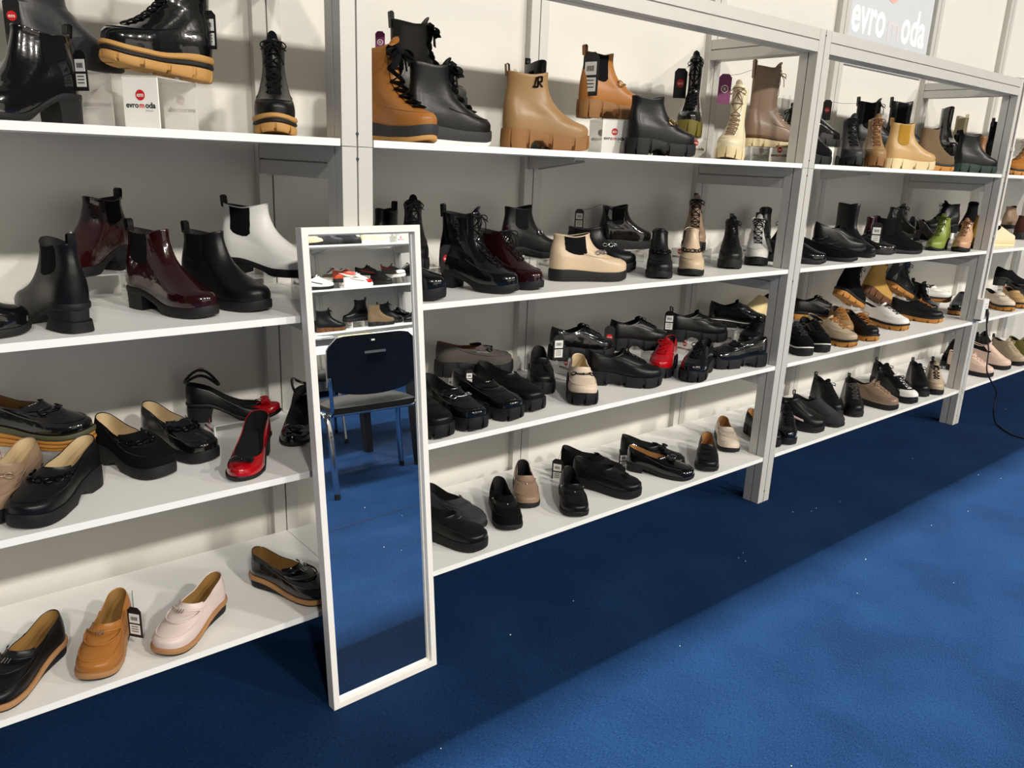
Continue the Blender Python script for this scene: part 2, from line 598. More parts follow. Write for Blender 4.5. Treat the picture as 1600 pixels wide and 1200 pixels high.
            mb.ball(c + n * .002, rr * 1.9, 6)
        mb.build('shoelace', m, s.root, 60)
        return pts

    def eyelets(s, pts, m, r=.0028):
        for sg in (1, -1):
            mb = MB().tube([s.S(sg * a, k, .0013) for k, a in pts], .0009, 4)
            for k, a in pts:
                c = s.S(sg * a, k, .0012)
                n = (s.S(sg * a, k, .01) - c).normalized()
                ax = n.cross(Vector((0, 0, 1)))
                if ax.length < .1:
                    ax = n.cross(Vector((1, 0, 0)))
                ax.normalize()
                mb.torus(c, ax, n.cross(ax), r, r, .0009, 8, 4)
            mb.build('eyelet_row', m, s.root, 60)

    def tab(s, m, h=.022, w=.016):
        p = s.S(180, s.nk, .002)
        q = s.S(180, s.nk - .35, .0035)
        mb = MB()
        G = []
        for sg in (-1, 1):
            y = Vector((0, sg * w / 2, 0))
            G.append([q + y, p + y + Vector((-.003, 0, h * .3)), p + y + Vector((-.004, 0, h * .85)), p + y + Vector((.001, 0, h)), p + y + Vector((.006, 0, h * .85)), p + y + Vector((.007, 0, h * .2)), p + y + Vector((.008, 0, -.02))])
        mb.grid(G)
        G2 = [[Vector((a.x + .0015, a.y, a.z - .0008)) for a in r] for r in G]
        mb.grid(G2)
        mb.build('pull_tab', m, s.root, 60)

    def at_x(s, xt, kv, sg):
        best = min((abs(s.S(sg * d, kv).x - xt), d) for d in range(30, 156, 3))[1]
        return min((abs(s.S(sg * (best + e), kv).x - xt), best + e) for e in (-2, -1, 0, 1, 2))[1]

    def gore(s, m, k0=5.2, x0=.13, x1=.345, slant=0.):
        for sg in (1, -1):
            G = []
            nv, nu = 14, 9
            for i in range(nv):
                v = i / (nv - 1)
                k = k0 + (s.nk - .02 - k0) * v
                w = min(1, (max(v, .0) / .22)) ** .5 if v < .22 else 1
                c, h = (x0 + x1) / 2 + slant * (1 - v), (x1 - x0) / 2 * (.25 + .75 * w)
                row = []
                for j in range(nu):
                    u = -1 + 2 * j / (nu - 1)
                    d = s.at_x(s.L * (c + h * u), k, sg)
                    row.append(s.S(sg * d, k, .0008 if (i == 0 or j in (0, nu - 1)) else .0022))
                G.append(row)
            MB().grid(G if sg > 0 else [r[::-1] for r in G]).build('elastic_gore', m, s.root, 40)

    def strap(s, name, m, k0, k1, a=78, off=.0028):
        s.patch(name, lambda u, v: (-a + 2 * a * u, k0 + (k1 - k0) * v), m, (17, 4), off)

    def seam(s, name, m, kf, ks, a=112, r=.0012, off=.0008):
        P = [s.S(d, kf + (ks - kf) * (abs(d) / a) ** 1.5, off) for d in np.linspace(-a, a, 37)]
        MB().tube(P, r, 5).build(name, m, s.root, 60)

    def bit(s, m, kv, a=34, ring=.0085):
        mb = MB()
        n0 = None
        for sg in (1, -1):
            c = s.S(sg * a, kv, .005)
            n = (s.S(sg * a, kv, .02) - s.S(sg * a, kv, 0)).normalized()
            t = (s.S(sg * a * .6, kv, .004) - s.S(sg * a * 1.4, kv, .004)).normalized()
            b = n.cross(t)
            mb.torus(c, t, b, ring, ring * .85, .0019, 16, 6)
        mb.tube([s.S(d, kv, .0065) for d in np.linspace(-a * .8, a * .8, 9)], .0022, 6)
        mb.ball(s.S(0, kv, .0075), .0042, 8)
        mb.build('metal_bit', m, s.root, 60)

    def chain(s, m, kv, a=55, n=7):
        mb = MB()
        for i in range(n):
            d = -a + 2 * a * i / (n - 1)
            c = s.S(d, kv, .0055)
            nn = (s.S(d, kv, .02) - s.S(d, kv, 0)).normalized()
            t = (s.S(d + 4, kv, .0055) - s.S(d - 4, kv, .0055)).normalized()
            b = nn.cross(t)
            if i % 2:
                b = (b + nn * .8).normalized()
            mb.torus(c, t, b, .0085, .0062, .002, 14, 6)
        mb.build('chain', m, s.root, 60)

    def bow(s, m, kv, w=.03, knot=None):
        mb = MB()
        c = s.S(0, kv, .004)
        n = (s.S(0, kv, .02) - s.S(0, kv, 0)).normalized()
        t = (s.S(25, kv, 0) - s.S(-25, kv, 0)).normalized()
        b = n.cross(t)
        for sg in (1, -1):
            G = []
            for i in range(7):
                q = i / 6
                wd = .004 + .009 * math.sin(min(q * 1.7, 1) * math.pi / 2)
                cc = c + t * sg * w * q + n * (.007 * math.sin(q * math.pi))
                G.append([cc - b * wd, cc - b * wd * .5 + n * .004, cc + b * wd * .5 + n * .004, cc + b * wd, cc - n * .001])
            mb.grid(G, True)
            mb.tube([c, c + t * sg * .012 + b * .012 + n * .002, c + t * sg * .02 + b * .026 - n * .002], .003, 5, flat=.5)
        mb.ball(c + n * .004, .006, 8)
        mb.build('bow', m, s.root, 60)


SUB = dict(upper='elastic_gore toe_seam apron_seam side_seam eyelet_row stud metal_emblem side_stripe toe_cap eyestay collar leather_ring strap_edge pull_tab heel_loop metal_clip studs round_ornament'.split(),
           sole=['heel'], ankle_strap=['buckle'], cross_strap=['buckle'], vamp_strap=['metal_bit'], saddle_strap=['metal_bit', 'chain', 'tassel'], tongue=['tongue_top'])


def nest(root):
    kids = {}
    for c in root.children:
        kids.setdefault(c.name.split('.')[0], c)
    for c in list(root.children):
        b = c.name.split('.')[0]
        for p, l in SUB.items():
            if b in l and p in kids:
                c.parent = kids[p]
                break


NAMES = dict(chelsea=('chelsea_boot', 'boot'), lace=('lace_up_boot', 'boot'), zipboot=('ankle_boot', 'boot'), lowboot=('ankle_boot', 'boot'), low=('dress_shoe', 'shoe'),
             loafer=('loafer', 'shoe'), oxford=('lace_up_shoe', 'shoe'), pump=('pump', 'shoe'), sneaker=('sneaker', 'sneaker'))


def make_shoe(kind, x, y, z, yaw, L, label, group, opt):
    nm, cat = NAMES[kind]
    if kind == 'oxford' and opt.get('tab'):
        nm = 'slip_on_shoe'
    tilt = opt.get('tilt', 0)
    dz = abs(math.sin(R(tilt))) * (.0 if tilt > 0 else 0)
    root = thing(nm, label, cat, (x, y, z + .0008), R(yaw), group)
    if tilt:
        rot = Matrix.Rotation(R(yaw), 4, 'Z') @ Matrix.Rotation(R(tilt), 4, 'Y')
        root.rotation_euler = rot.to_euler()
        if tilt > 0:
            root.location.z += L * math.sin(R(tilt))
    col, fin = opt['col'], opt.get('fin', 'l')
    m = leather(col, fin)
    toe = opt.get('toe', 'round')
    side = 1 if (int(abs(x) * 997) % 2) else -1
    sole = opt['sole']
    lin = LIN[opt.get('lin', 'black')]
    trim = leather(col, 'l' if fin == 's' else fin)
    if kind in ('chelsea', 'lace', 'zipboot', 'lowboot', 'low'):
        H = opt.get('H', .16 if kind != 'low' else .075)
        low = H < .105
        keys = (OXFORD if low else boot_keys(H, 1.0 if H < .21 else 1.03))
        s = Shoe(root, L, keys, sole, toe, side, hs=opt.get('hs'))
        if not low and H < .15 and kind == 'lace':
            pass
        s.upper(m, lin, None if low else .06)
        s.sole()
        nk = s.nk
        if kind == 'lace':
            lm = LACE[opt.get('lc', 'black')]
            rows = 4 if low else max(5, int(H / .026))
            s.patch('tongue', lambda u, v: (-26 + 52 * u, nk - .7 + .7 * v), trim, (7, 4), .001)
            # tongue standing above the collar
            if not low:
                G = []
                for v in (0, .4, .8, 1.):
                    w = 34 * (1 - .25 * v * v)
                    G.append([s.S(d, nk, -.003) + Vector((.006 * v, 0, .017 * v - .006 * (abs(d) / 30) ** 2 * v)) for d in np.linspace(-w, w, 7)])
                G2 = [[p + Vector((-.004, 0, 0)) for p in r] for r in G]
                mb = MB().grid(G)
                mb.grid([r[::-1] for r in G2])
                mb.grid([G[-1], G2[-1]])
                mb.build('tongue_top', m, root, 60)
            pts = s.laces(nk - (2.0 if low else min(3.9, 1.6 + H * 12)), nk - .12, rows, 18, lm, .0017, opt.get('ribbon'), True, a2=40)
            s.eyelets(pts, METAL['dark'] if opt.get('lc') in ('black', None) else METAL['steel'])
            s.seam('toe_seam', trim, 2.9, 4.2, 90, .0011)
        if opt.get('gore'):
            s.gore(ELAST[opt['gore']], k0=opt.get('gk', 4.45), x1=opt.get('gx', .345), slant=opt.get('slant', 0.))
        if opt.get('tab') and not low:
            s.tab(leather(opt['tab'], 'l'))
        if opt.get('bit'):
            s.strap('vamp_strap', trim, 4.6, 5.3, 70)
            s.bit(METAL[opt['bit']], 5.0, 56, .0125)
        if opt.get('chain'):
            s.chain(METAL[opt['chain']], 5.0, 52, 7)
            s.seam('apron_seam', trim, 3.3, 4.7, 100, .0014)
        if kind == 'zipboot' and not low:
            s.path
            MB().tube([s.S(74, k, .0006) for k in np.linspace(2.2, nk - .02, 24)], .0009, 4).build('side_seam', trim, root, 60)
        if opt.get('emblem'):
            mb = MB()
            for a0, a1, b0, b1 in ((88, 84, 0, 1), (81, 81, 0, 1), (81, 72, 1, 1), (72, 72, 1, .5), (72, 81, .5, .5), (79, 71, .5, 0), (91, 81, 0, 0)):
                P = [s.S(-(68 + (a0 - 80) * 1.5 + (a1 - a0) * 1.5 * t), nk - .95 + .7 * (b0 + (b1 - b0) * t), .0025) for t in (0, .5, 1)]
                mb.tube(P, .0024, 5)
            mb.build('metal_emblem', METAL['dark'], root, 60)
        if opt.get('stud'):
            c = s.S(-60, 4.9, .004)
            MB().ball(c, .007, 8).build('stud', METAL['steel'], root, 60)
    elif kind == 'loafer':
        s = Shoe(root, L, LOAFER, sole, opt.get('toe', 'wide'), side)
        s.upper(m, lin)
        s.sole()
        s.seam('apron_seam', trim, 3.15, 4.3, 108, .0017)
        flap = MB()
        G = []
        for v in (0, .35, .7, 1.):
            G.append([s.S(d, 4.72 + .28 * min(v * 1.6, 1), .002) + Vector((-.004 * v, 0, (.011 if opt.get('lin') or 'lug' in sole else .008) * v * (1 - .5 * (abs(d) / 60) ** 2))) for d in np.linspace(-52, 52, 11)])
        flap.grid(G).grid([[p + Vector((-.0025, 0, -.0015)) for p in r][::-1] for r in G])
        flap.build('tongue_flap', m, root, 60)
        plain = opt.get('clip') or opt.get('rosette') or opt.get('bow')
        if not plain:
            s.strap('saddle_strap', trim, 4.30, 4.66, 82)
        if opt.get('bit'):
            s.bit(METAL[opt['bit']], 4.5, 34, .0095)
        if opt.get('chain'):
            s.chain(METAL[opt['chain']], 4.5, 58, 7)
        if opt.get('ringstrap'):
            mb = MB()
            c = [s.S(d, k, .0055) for d, k in [(58 * math.cos(q), 4.52 + .26 * math.sin(q)) for q in np.linspace(0, 2 * math.pi, 25)[:-1]]]
            mb.tube(c, .0026, 6, closed=True).build('leather_ring', trim, root, 60)
            mb = MB()
            for d in (-7, 0, 7):
                mb.tube([s.S(d, k, .0075) for k in (4.62, 4.72, 4.82)], .0013, 5)
            mb.build('metal_clip', METAL['steel'], root, 60)
        if opt.get('studs'):
            mb = MB()
            for d in (-70, 0, 70):
                mb.ball(s.S(d, 4.5, .004), .0032, 7)
            mb.build('studs', METAL['steel'], root, 60)
        if opt.get('clip'):
            mb = MB().tube([s.S(d, 4.75, .004) for d in (-10, 0, 10)], .003, 6)
            mb.build('metal_clip', METAL['steel'], root, 60)
        if opt.get('rosette'):
            c = s.S(0, 4.35, .005)
            n = (s.S(0, 4.35, .02) - c).normalized()
            t = Vector((0, 1, 0))
            mb = MB()
            for q in (.014, .009, .004):
                mb.torus(c, t, n.cross(t), q, q, .0022, 16, 5)
            mb.build('round_ornament', leather('black', 'p'), root, 60)
        if opt.get('bow'):
            s.bow(leather('black', fin), 4.7, .034)
        if opt.get('tassel'):
            mb = MB()
            for d in (-14, 14):
                for e in (-3, 0, 3):
                    mb.tube([s.S(d * .3, 4.6, .004), s.S(d + e, 4.2, .005), s.S(d + e * 1.6, 3.8, .003)], .0016, 5)
            mb.build('tassel', trim, root, 60)
        if opt.get('strap'):
            mb = MB().tube(s.path([(d, 4.26) for d in np.linspace(-80, 80, 15)], .002), .0014, 5)
            mb.build('strap_edge', trim, root, 60)
    elif kind == 'oxford':
        s = Shoe(root, L, OXFORD, sole, toe, side)
        s.upper(m, lin)
        s.sole()
        s.seam('toe_seam', trim, 2.9, 3.9, 70, .0012)
        for sg in (1, -1):
            s.patch('eyestay', lambda u, v, sg=sg: (sg * (14 + (34 + 20 * v) * u), 4.15 + 1.8 * v), trim, (6, 8), .0022)
        if opt.get('lc'):
            pts = s.laces(4.3, 5.9, 4, 17, LACE[opt['lc']], .0016, False, True, a2=24)
            s.eyelets(pts, METAL['dark'])
        else:
            s.strap('cross_strap', trim, 4.8, 5.5, 88, .0035)
            if opt.get('bit'):
                c = s.S(50, 5.15, .007)
                n = (s.S(50, 5.15, .02) - c).normalized()
                t = (s.S(54, 5.15, .007) - s.S(46, 5.15, .007)).normalized()
                MB().torus(c, t, n.cross(t), .011, .011, .0016, 12, 5).build('buckle', METAL[opt['bit']], root, 60)
        if opt.get('tab'):
            s.tab(leather(opt['tab'], 'l'), .024, .014)
        mb = MB()
        G = []
        for v in (0, .5, 1.):
            G.append([s.S(d, 6, -.002) + Vector((-.002 * v, 0, .014 * v * (1 - .5 * (abs(d) / 34) ** 2))) for d in np.linspace(-32, 32, 7)])
        mb.grid(G).grid([[p + Vector((-.003, 0, 0)) for p in r][::-1] for r in G])
        mb.build('tongue', trim, root, 60)
    elif kind == 'pump':
        s = Shoe(root, L, PUMP, sole, 'almond', side)
        s.upper(m, lin)
        s.sole()
        if opt.get('toecap'):
            cm = leather(opt['toecap'], 'p')
            s.patch('toe_cap', lambda u, v: (-52 + 104 * u, .9 + 2.9 * v), cm, (15, 8), .0012)
        if opt.get('bow'):
            bm = leather('red', 'p') if opt['bow'] == 'redbow' else leather('black', 'p')
            s.bow(bm, 3.75, .028)
        if opt.get('anklestrap'):
            p0 = s.S(180, s.nk, .001)
            P = []
            for q in np.linspace(0, 2 * math.pi, 25)[:-1]:
                xx = .044 * (1 - math.cos(q))
                P.append(Vector((p0.x - .002 + xx, p0.y + .031 * math.sin(q), p0.z + .004 + .030 * math.sin(math.pi * min(xx / .088, 1)) - .012 * xx / .088)))
            MB().tube(P, .0042, 6, closed=True, flat=None).build('ankle_strap', trim, root, 60)
            c = P[6] + Vector((0, .003, 0))
            MB().torus(c, Vector((1, 0, 0)), Vector((0, 0, 1)), .008, .006, .0013, 12, 5).build('buckle', METAL['steel'], root, 60)
            MB().tube([s.S(180, s.nk, .0), P[0]], .004, 6).build('heel_loop', trim, root, 60)
    elif kind == 'sneaker':
        keys = SNEAK
        if opt.get('hi'):
            keys = SNEAK[:4] + [(.0, .82, .85, .12, .064, .054, .056, 1), (.0, .66, .72, .25, .088, .075, .084, 1), (.006, .50, .60, .55, .112, .094, .118, .8)]
        s = Shoe(root, L, keys, sole, toe, side, rim=.006)
        s.upper(m, lin)
        s.sole()
        if opt.get('toecap'):
            s.patch('toe_cap', lambda u, v: (-60 + 120 * u, 1. + 2.6 * v), leather(opt['toecap'], 'l'), (15, 7), .0014)
        else:
            s.seam('toe_seam', trim, 2.9, 3.8, 76, .0012)
        tm = leather(opt.get('tonguec', col), 'l')
        s.patch('tongue', lambda u, v: (-16 + 32 * u, 3.9 + 2.08 * v), tm, (7, 7), .002)
        for sg in (1, -1):
            s.patch('eyestay', lambda u, v, sg=sg: (sg * (16 + (24 + 16 * v) * u), 3.9 + 2.0 * v), trim, (5, 8), .003)
        if opt.get('lc'):
            s.laces(4.1, 5.85, 5, 16, LACE[opt['lc']], .0019, False, True, a2=22)
        if opt.get('collar'):
            s.patch('collar', lambda u, v: (62 + 236 * u, 4.7 + 1.3 * v), leather(opt['collar'], 'l'), (31, 7), .0018)
        if opt.get('stripe'):
            sm = leather(opt['stripe'], 'l')
            for sg in (1, -1):
                s.patch('side_stripe', lambda u, v, sg=sg: (sg * (70 + 55 * u), 2.1 + 1.6 * u + .8 * v), sm, (8, 4), .002)
        if opt.get('tab'):
            s.tab(leather(opt['tab'], 'l'), .022, .014)
        mb = MB()
        G = []
        for v in (0, .5, 1.):
            G.append([s.S(d, 6, -.002) + Vector((.002 * v, 0, .02 * v * (1 - .5 * (abs(d) / 34) ** 2))) for d in np.linspace(-32, 32, 7)])
        mb.grid(G).grid([[p + Vector((-.005, 0, 0)) for p in r][::-1] for r in G]).grid([G[-1], [p + Vector((-.005, 0, 0)) for p in G[-1]]])
        mb.build('tongue_top', tm, root, 60)
    nest(root)
    return root


# ------------------------------------------------------------------ the setting
BAY, PW, PD, DEP = 1.958, .08, .075, .494
ZS = [1.4205, 1.0134, .6161, .2139]
TH = .0168
TOP = 1.90


def carpet():
    M = bpy.data.materials.new('blue_carpet')
    M.use_nodes = True
    nt = M.node_tree
    b = nt.nodes['Principled BSDF']
    b.inputs['Roughness'].default_value = .95
    b.inputs['Specular IOR Level'].default_value = .1
    tc = nt.nodes.new('ShaderNodeTexCoord')
    mp = nt.nodes.new('ShaderNodeMapping')
    mp.inputs['Scale'].default_value = (1, 4.5, 1)
    nt.links.new(tc.outputs['Object'], mp.inputs['Vector'])
    fine = nt.nodes.new('ShaderNodeTexNoise')
    fine.inputs['Scale'].default_value = 105
    fine.inputs['Detail'].default_value = 5
    nt.links.new(mp.outputs['Vector'], fine.inputs['Vector'])
    big = nt.nodes.new('ShaderNodeTexNoise')
    big.inputs['Scale'].default_value = 3.2
    big.inputs['Detail'].default_value = 5
    nt.links.new(tc.outputs['Object'], big.inputs['Vector'])
    mx = nt.nodes.new('ShaderNodeMath')
    mx.operation = 'MULTIPLY_ADD'
    mx.inputs[1].default_value = .72
    nt.links.new(fine.outputs['Fac'], mx.inputs[0])
    m2 = nt.nodes.new('ShaderNodeMath')
    m2.operation = 'MULTIPLY'
    m2.inputs[1].default_value = .28
    nt.links.new(big.outputs['Fac'], m2.inputs[0])
    nt.links.new(m2.outputs[0], mx.inputs[2])
    rp = nt.nodes.new('ShaderNodeValToRGB')
    rp.color_ramp.elements[0].position = .38
    rp.color_ramp.elements[0].color = (.0015, .0125, .047, 1)
    rp.color_ramp.elements[1].position = .62
    rp.color_ramp.elements[1].color = (.0080, .0355, .104, 1)
    nt.links.new(mx.outputs[0], rp.inputs['Fac'])
    nt.links.new(rp.outputs['Color'], b.inputs['Base Color'])
    bp = nt.nodes.new('ShaderNodeBump')
    bp.inputs['Strength'].default_value = .5
    bp.inputs['Distance'].default_value = .004
    nt.links.new(fine.outputs['Fac'], bp.inputs['Height'])
    nt.links.new(bp.outputs['Normal'], b.inputs['Normal'])
    return M


M_carpet = carpet()
fl = MB().box((3, -2.2, -.02), (22, 16, .04)).build('floor', M_carpet, smooth=0)
tag(fl, 'blue needle-felt carpet across the aisle', 'floor', None, 'structure')
sm = MB().box((.85, -1.44, .0008), (1.6, .006, .0016)).build('trim_1', mat('dark_seam', '081226', .9), smooth=0)
tag(sm, 'dark seam between two lengths of blue carpet seen in the mirror', 'carpet seam', None, 'structure')
# lint on the carpet: nobody could count it
mb = MB()
rl = random.Random(9)
for i in range(70):
    x, y = rl.uniform(-.4, 4.6), rl.uniform(-1.7, -.05)
    mb.ball((x, y, .0022), rl.uniform(.0013, .0024), 5)
lint = mb.build('carpet_lint', M_tagw, smooth=60)
tag(lint, 'scattered white lint specks on the blue carpet', 'lint', None, 'stuff')


def xf(o, T):
    if T:
        o.location, o.rotation_euler = T[0], (0, 0, T[1])
    return o


def wall(name, x0, x1, T=None, top=4.32, y=.522, label=''):
    mb = MB()
    n = int(round((x1 - x0) / (BAY / 2)))
    for i in range(n):
        a, b = x0 + (x1 - x0) * i / n, x0 + (x1 - x0) * (i + 1) / n
        mb.box(((a + b) / 2, y + .012, top / 2), (b - a - .002, .024, top))
    return tag(xf(mb.build(name, M_wall, smooth=0), T), label, 'wall', None, 'structure')


def slot_profile(w, d, fy, fx):
    # outline of an extruded profile with slots; fy: slot in front face, fx: slots in the side faces
    s, k = .0022, .010
    P = [(0, 0)]
    if fy:
        P += [(w / 2 - s, 0), (w / 2 - s, k), (w / 2 + s, k), (w / 2 + s, 0)]
    P.append((w, 0))
    if fx:
        P += [(w, d / 2 - s), (w - k, d / 2 - s), (w - k, d / 2 + s), (w, d / 2 + s)]
    P += [(w, d), (0, d)]
    if fx:
        P += [(0, d / 2 + s), (k, d / 2 + s), (k, d / 2 - s), (0, d / 2 - s)]
    return P


def post(x, label, T=None):
    o = thing('shelf_post', label, 'post', (x, 0, 0), 0, 'aluminium front posts')
    P = slot_profile(PW, PD, True, True)
    MB().prism(P, 0, ZS[0] - TH - .001).build('lower_profile', M_alu, o, 0)
    MB().prism(P, ZS[0] - TH + .0005, TOP).build('upper_profile', M_alu, o, 0)
    mb = MB()
    for z in (ZS[0] - .045, ZS[0] + .012, ZS[1] - .05, .05, TOP - .02):
        c = Vector((PW / 2, -.0005, z))
        mb.tube([c, c + Vector((0, .006, 0))], .0042, 10)
    mb.build('locking_screw', M_slot, o, 40)
    if T:
        o.location = Matrix.Rotation(T[1], 3, 'Z') @ Vector((x, 0, 0)) + Vector(T[0])
        o.rotation_euler = (0, 0, T[1])
    return o


def upright(x, label, T=None, top=4.32):
    mb = MB().prism([(px_, py_ + DEP) for px_, py_ in slot_profile(PW, .0275, True, False)], 0, top)
    for v in range(len(mb.v)):
        mb.v[v] = (mb.v[v][0] + x, mb.v[v][1], mb.v[v][2])
    o = mb.build('wall_upright', M_alu, smooth=0)
    return tag(xf(o, T), label, 'upright', 'aluminium uprights on the wall')


def board(i, x0, x1, z, label, T=None):
    a, b, e, p = x0 + PW / 2 + .001, x1 + PW / 2 - .001, .004, PD + .003
    P = [(x0 + PW + e, 0), (x1 - e, 0), (x1 - e, p), (b, p), (b, DEP - .001), (a, DEP - .001), (a, p), (x0 + PW + e, p)]
    o = MB().prism(P, z - TH, z).build('shelf_board', M_white, smooth=0)
    return tag(xf(o, T), label, 'shelf', 'white shelf boards')


def front_beam(x0, x1, label, T=None):
    # along X with slots in the front and underside
    P = slot_profile(.08, .078, True, True)                 # (u along z, v along y)
    mb = MB()
    Tm = Matrix(((0, 0, 1, 0), (0, 1, 0, 0), (1, 0, 0, 0), (0, 0, 0, 1)))
    mb.prism(P, x0 + PW + .001, x1 - .001, Tm)
    mb.v = [(a, b - .0, c + TOP - .08) for a, b, c in mb.v]
    return tag(xf(mb.build('front_beam', M_alu, smooth=0), T), label, 'beam', 'aluminium front beams')


def depth_rail(x, z, label, T=None, h=.078):
    P = slot_profile(h, .074, True, True)
    # u -> z, v -> x, extrude -> y
    mb = MB()
    Tm = Matrix(((0, 1, 0, 0), (0, 0, 1, 0), (1, 0, 0, 0), (0, 0, 0, 1)))
    mb.prism(P, PD + .001, DEP - .001, Tm)
    mb.v = [(a + x + .003, b, c + z - h) for a, b, c in mb.v]
    return tag(xf(mb.build('depth_rail', M_alu, smooth=0), T), label, 'rail', 'aluminium rails under the boards at the posts')


def bracket(x, z, label, T=None):
    mb = MB()
    x += PW / 2
    mb.box((x, DEP - .12, z - .004), (.05, .235, .006))
    mb.prism([(DEP - .002, -.045), (DEP - .002, -.006), (DEP - .235, -.006), (DEP - .235, -.014)], -.002, .002, Matrix(((0, 0, 1, x - .024), (1, 0, 0, 0), (0, 1, 0, z), (0, 0, 0, 1))))
    mb.prism([(DEP - .002, -.045), (DEP - .002, -.006), (DEP - .235, -.006), (DEP - .235, -.014)], -.002, .002, Matrix(((0, 0, 1, x + .024), (1, 0, 0, 0), (0, 1, 0, z), (0, 0, 0, 1))))
    return tag(xf(mb.build('shelf_bracket', M_alu, smooth=0), T), label, 'bracket', 'metal brackets under the boards')


wall('wall_back', -2 * BAY + PW / 2, 3 * BAY + PW / 2 + BAY / 2 * 2, label='white panel wall behind the shoe shelves')  # extra height out of view, added to keep the rear lights off the shelves
PX = [-BAY, 0, BAY, 2 * BAY, 3 * BAY]
PN = ['beyond the left edge', 'left, behind the standing mirror', 'middle, standing free on the carpet', 'right, carrying the power adapter', 'beyond the right edge']
for x, n in zip(PX, PN):
    post(x, 'grey aluminium shelf post, ' + n)
UN = {-1: 'left of the first bay', 0: 'behind the mirror post', 1: 'in the middle of the bay right of the mirror', 2: 'behind the middle post', 3: 'in the middle of the second bay from the mirror', 4: 'behind the far post with the adapter', 5: 'in the middle of the farthest bay', 6: 'at the far end'}
for k in range(-1, 7):
    upright(k * BAY / 2, 'grey slotted wall upright ' + UN[k])
BN = ['left bay beside the mirror', 'bay right of the mirror', 'bay between middle and far post', 'farthest bay past the far post']
RN = ['top', 'second', 'third', 'bottom']
for i in range(4):
    for j, z in enumerate(ZS):
        board(i, PX[i], PX[i + 1], z, 'white %s shelf board in the %s' % (RN[j], BN[i]))
    front_beam(PX[i], PX[i + 1], 'grey slotted front beam above the %s' % BN[i])
for i, n in ((1, 'mirror post'), (2, 'middle post'), (3, 'far post')):
    depth_rail(PX[i], TOP, 'grey slotted top rail running back to the wall at the %s' % n)
    for j, r in enumerate(RN):
        depth_rail(PX[i], ZS[j] - TH - .0008, 'grey slotted rail under the %s board at the %s' % (r, n), h=.078 if j < 3 else .05)
for k, n in ((1, 'bay right of the mirror'), (3, 'bay between middle and far post'), (5, 'farthest bay')):
    for j in (0, 1):
        bracket(k * BAY / 2, ZS[j] - TH, 'grey metal bracket under the %s board in the %s' % (RN[j], n))

# lit poster on the wall
po = thing('wall_poster', 'pale grey shoe shop poster high on the wall with white lettering', 'poster', (3.47, .515, 2.26))
MB().box((0, 0, 0), (.86, .012, .68)).build('panel', mat('pale_grey_poster', 'c9cdd2', .5), po, 0)
face = Matrix(((1, 0, 0, 0), (0, 0, 1, -.0068), (0, 1, 0, 0), (0, 0, 0, 1)))
face = Matrix.Translation((0, -.0065, 0)) @ Matrix.Rotation(R(90), 4, 'X')
mb = MB()
for w_, sz, px_, pz_, bo in (('evro', .185, -.245, -.18, .004), ('oda', .185, .24, -.18, .004), ('s h o e s', .055, .24, -.255, .001)):
    put_text(MB(), w_, sz, face @ Matrix.Translation((px_, pz_, 0)) @ Matrix.Diagonal((1, 1.32, 1, 1)), bo).build('lettering', mat('white_print', 'fbfbf8', .5), po, 0)
put_text(MB(), 'm', .185, face @ Matrix.Translation((.02, -.18, 0)), .001).build('washed_out_letter', mat('overexposed_red_print', 'd6cfd2', .5), po, 0)  # red letter, its washing out by strong light put into the colour
mb = MB()
mb.prism([(.07 * math.cos(q), .07 * math.sin(q)) for q in np.linspace(0, 2 * math.pi, 33)[:-1]], 0, .001, face @ Matrix.Translation((-.03, .06, 0)))
mb.build('red_disc', mat('pale_red_print', 'e8b2a8', .5), po, 0)

# ------------------------------------------------------------------ clear risers with the shop logo
ACR = bpy.data.materials.new('clear_acrylic')
ACR.use_nodes = True
nt = ACR.node_tree
bs = nt.nodes['Principled BSDF']
bs.inputs['Base Color'].default_value = srgb('f3f2ee')
bs.inputs['Roughness'].default_value = .12
tr = nt.nodes.new('ShaderNodeBsdfTransparent')
tr.inputs[0].default_value = (.97, .98, .98, 1)
mxs = nt.nodes.new('ShaderNodeMixShader')
mxs.inputs[0].default_value = .42
nt.links.new(tr.outputs[0], mxs.inputs[1])
nt.links.new(bs.outputs[0], mxs.inputs[2])
nt.links.new(mxs.outputs[0], nt.nodes['Material Output'].inputs['Surface'])
M_frost = mat('frosted_white_acrylic', 'f2f1ed', .25)


def logo(root, T, w):
    k = w / .075
    mb = MB()
    put_text(mb, 'evro', .0185 * k, T @ Matrix.Translation((-.0235 * k, 0, 0)), .0003)
    put_text(mb, 'oda', .0185 * k, T @ Matrix.Translation((.0255 * k, 0, 0)), .0004)
    mb.build('lettering', M_ink, root, 0)
    put_text(MB(), 's h o e s', .006 * k, T @ Matrix.Translation((.022 * k, -.008 * k, 0)), 0).build('small_lettering', M_greyink, root, 0)
    mb = MB()
    put_text(mb, 'm', .0185 * k, T @ Matrix.Translation((.0025 * k, 0, 0)), .0002)
    mb.build('red_letter', M_red, root, 0)
    mb = MB()
    mb.prism([(.0125 * k * math.cos(q), .0125 * k * math.sin(q)) for q in np.linspace(0, 2 * math.pi, 25)[:-1]], 0, .0004, T @ Matrix.Translation((0, .0295 * k, 0)))
    mb.build('red_disc', M_red, root, 0)
    mb = MB()
    put_text(mb, 'em', .015 * k, T @ Matrix.Translation((0, .0255 * k, .0003)), 0.0002).build('disc_letters', M_tagw, root, 0)


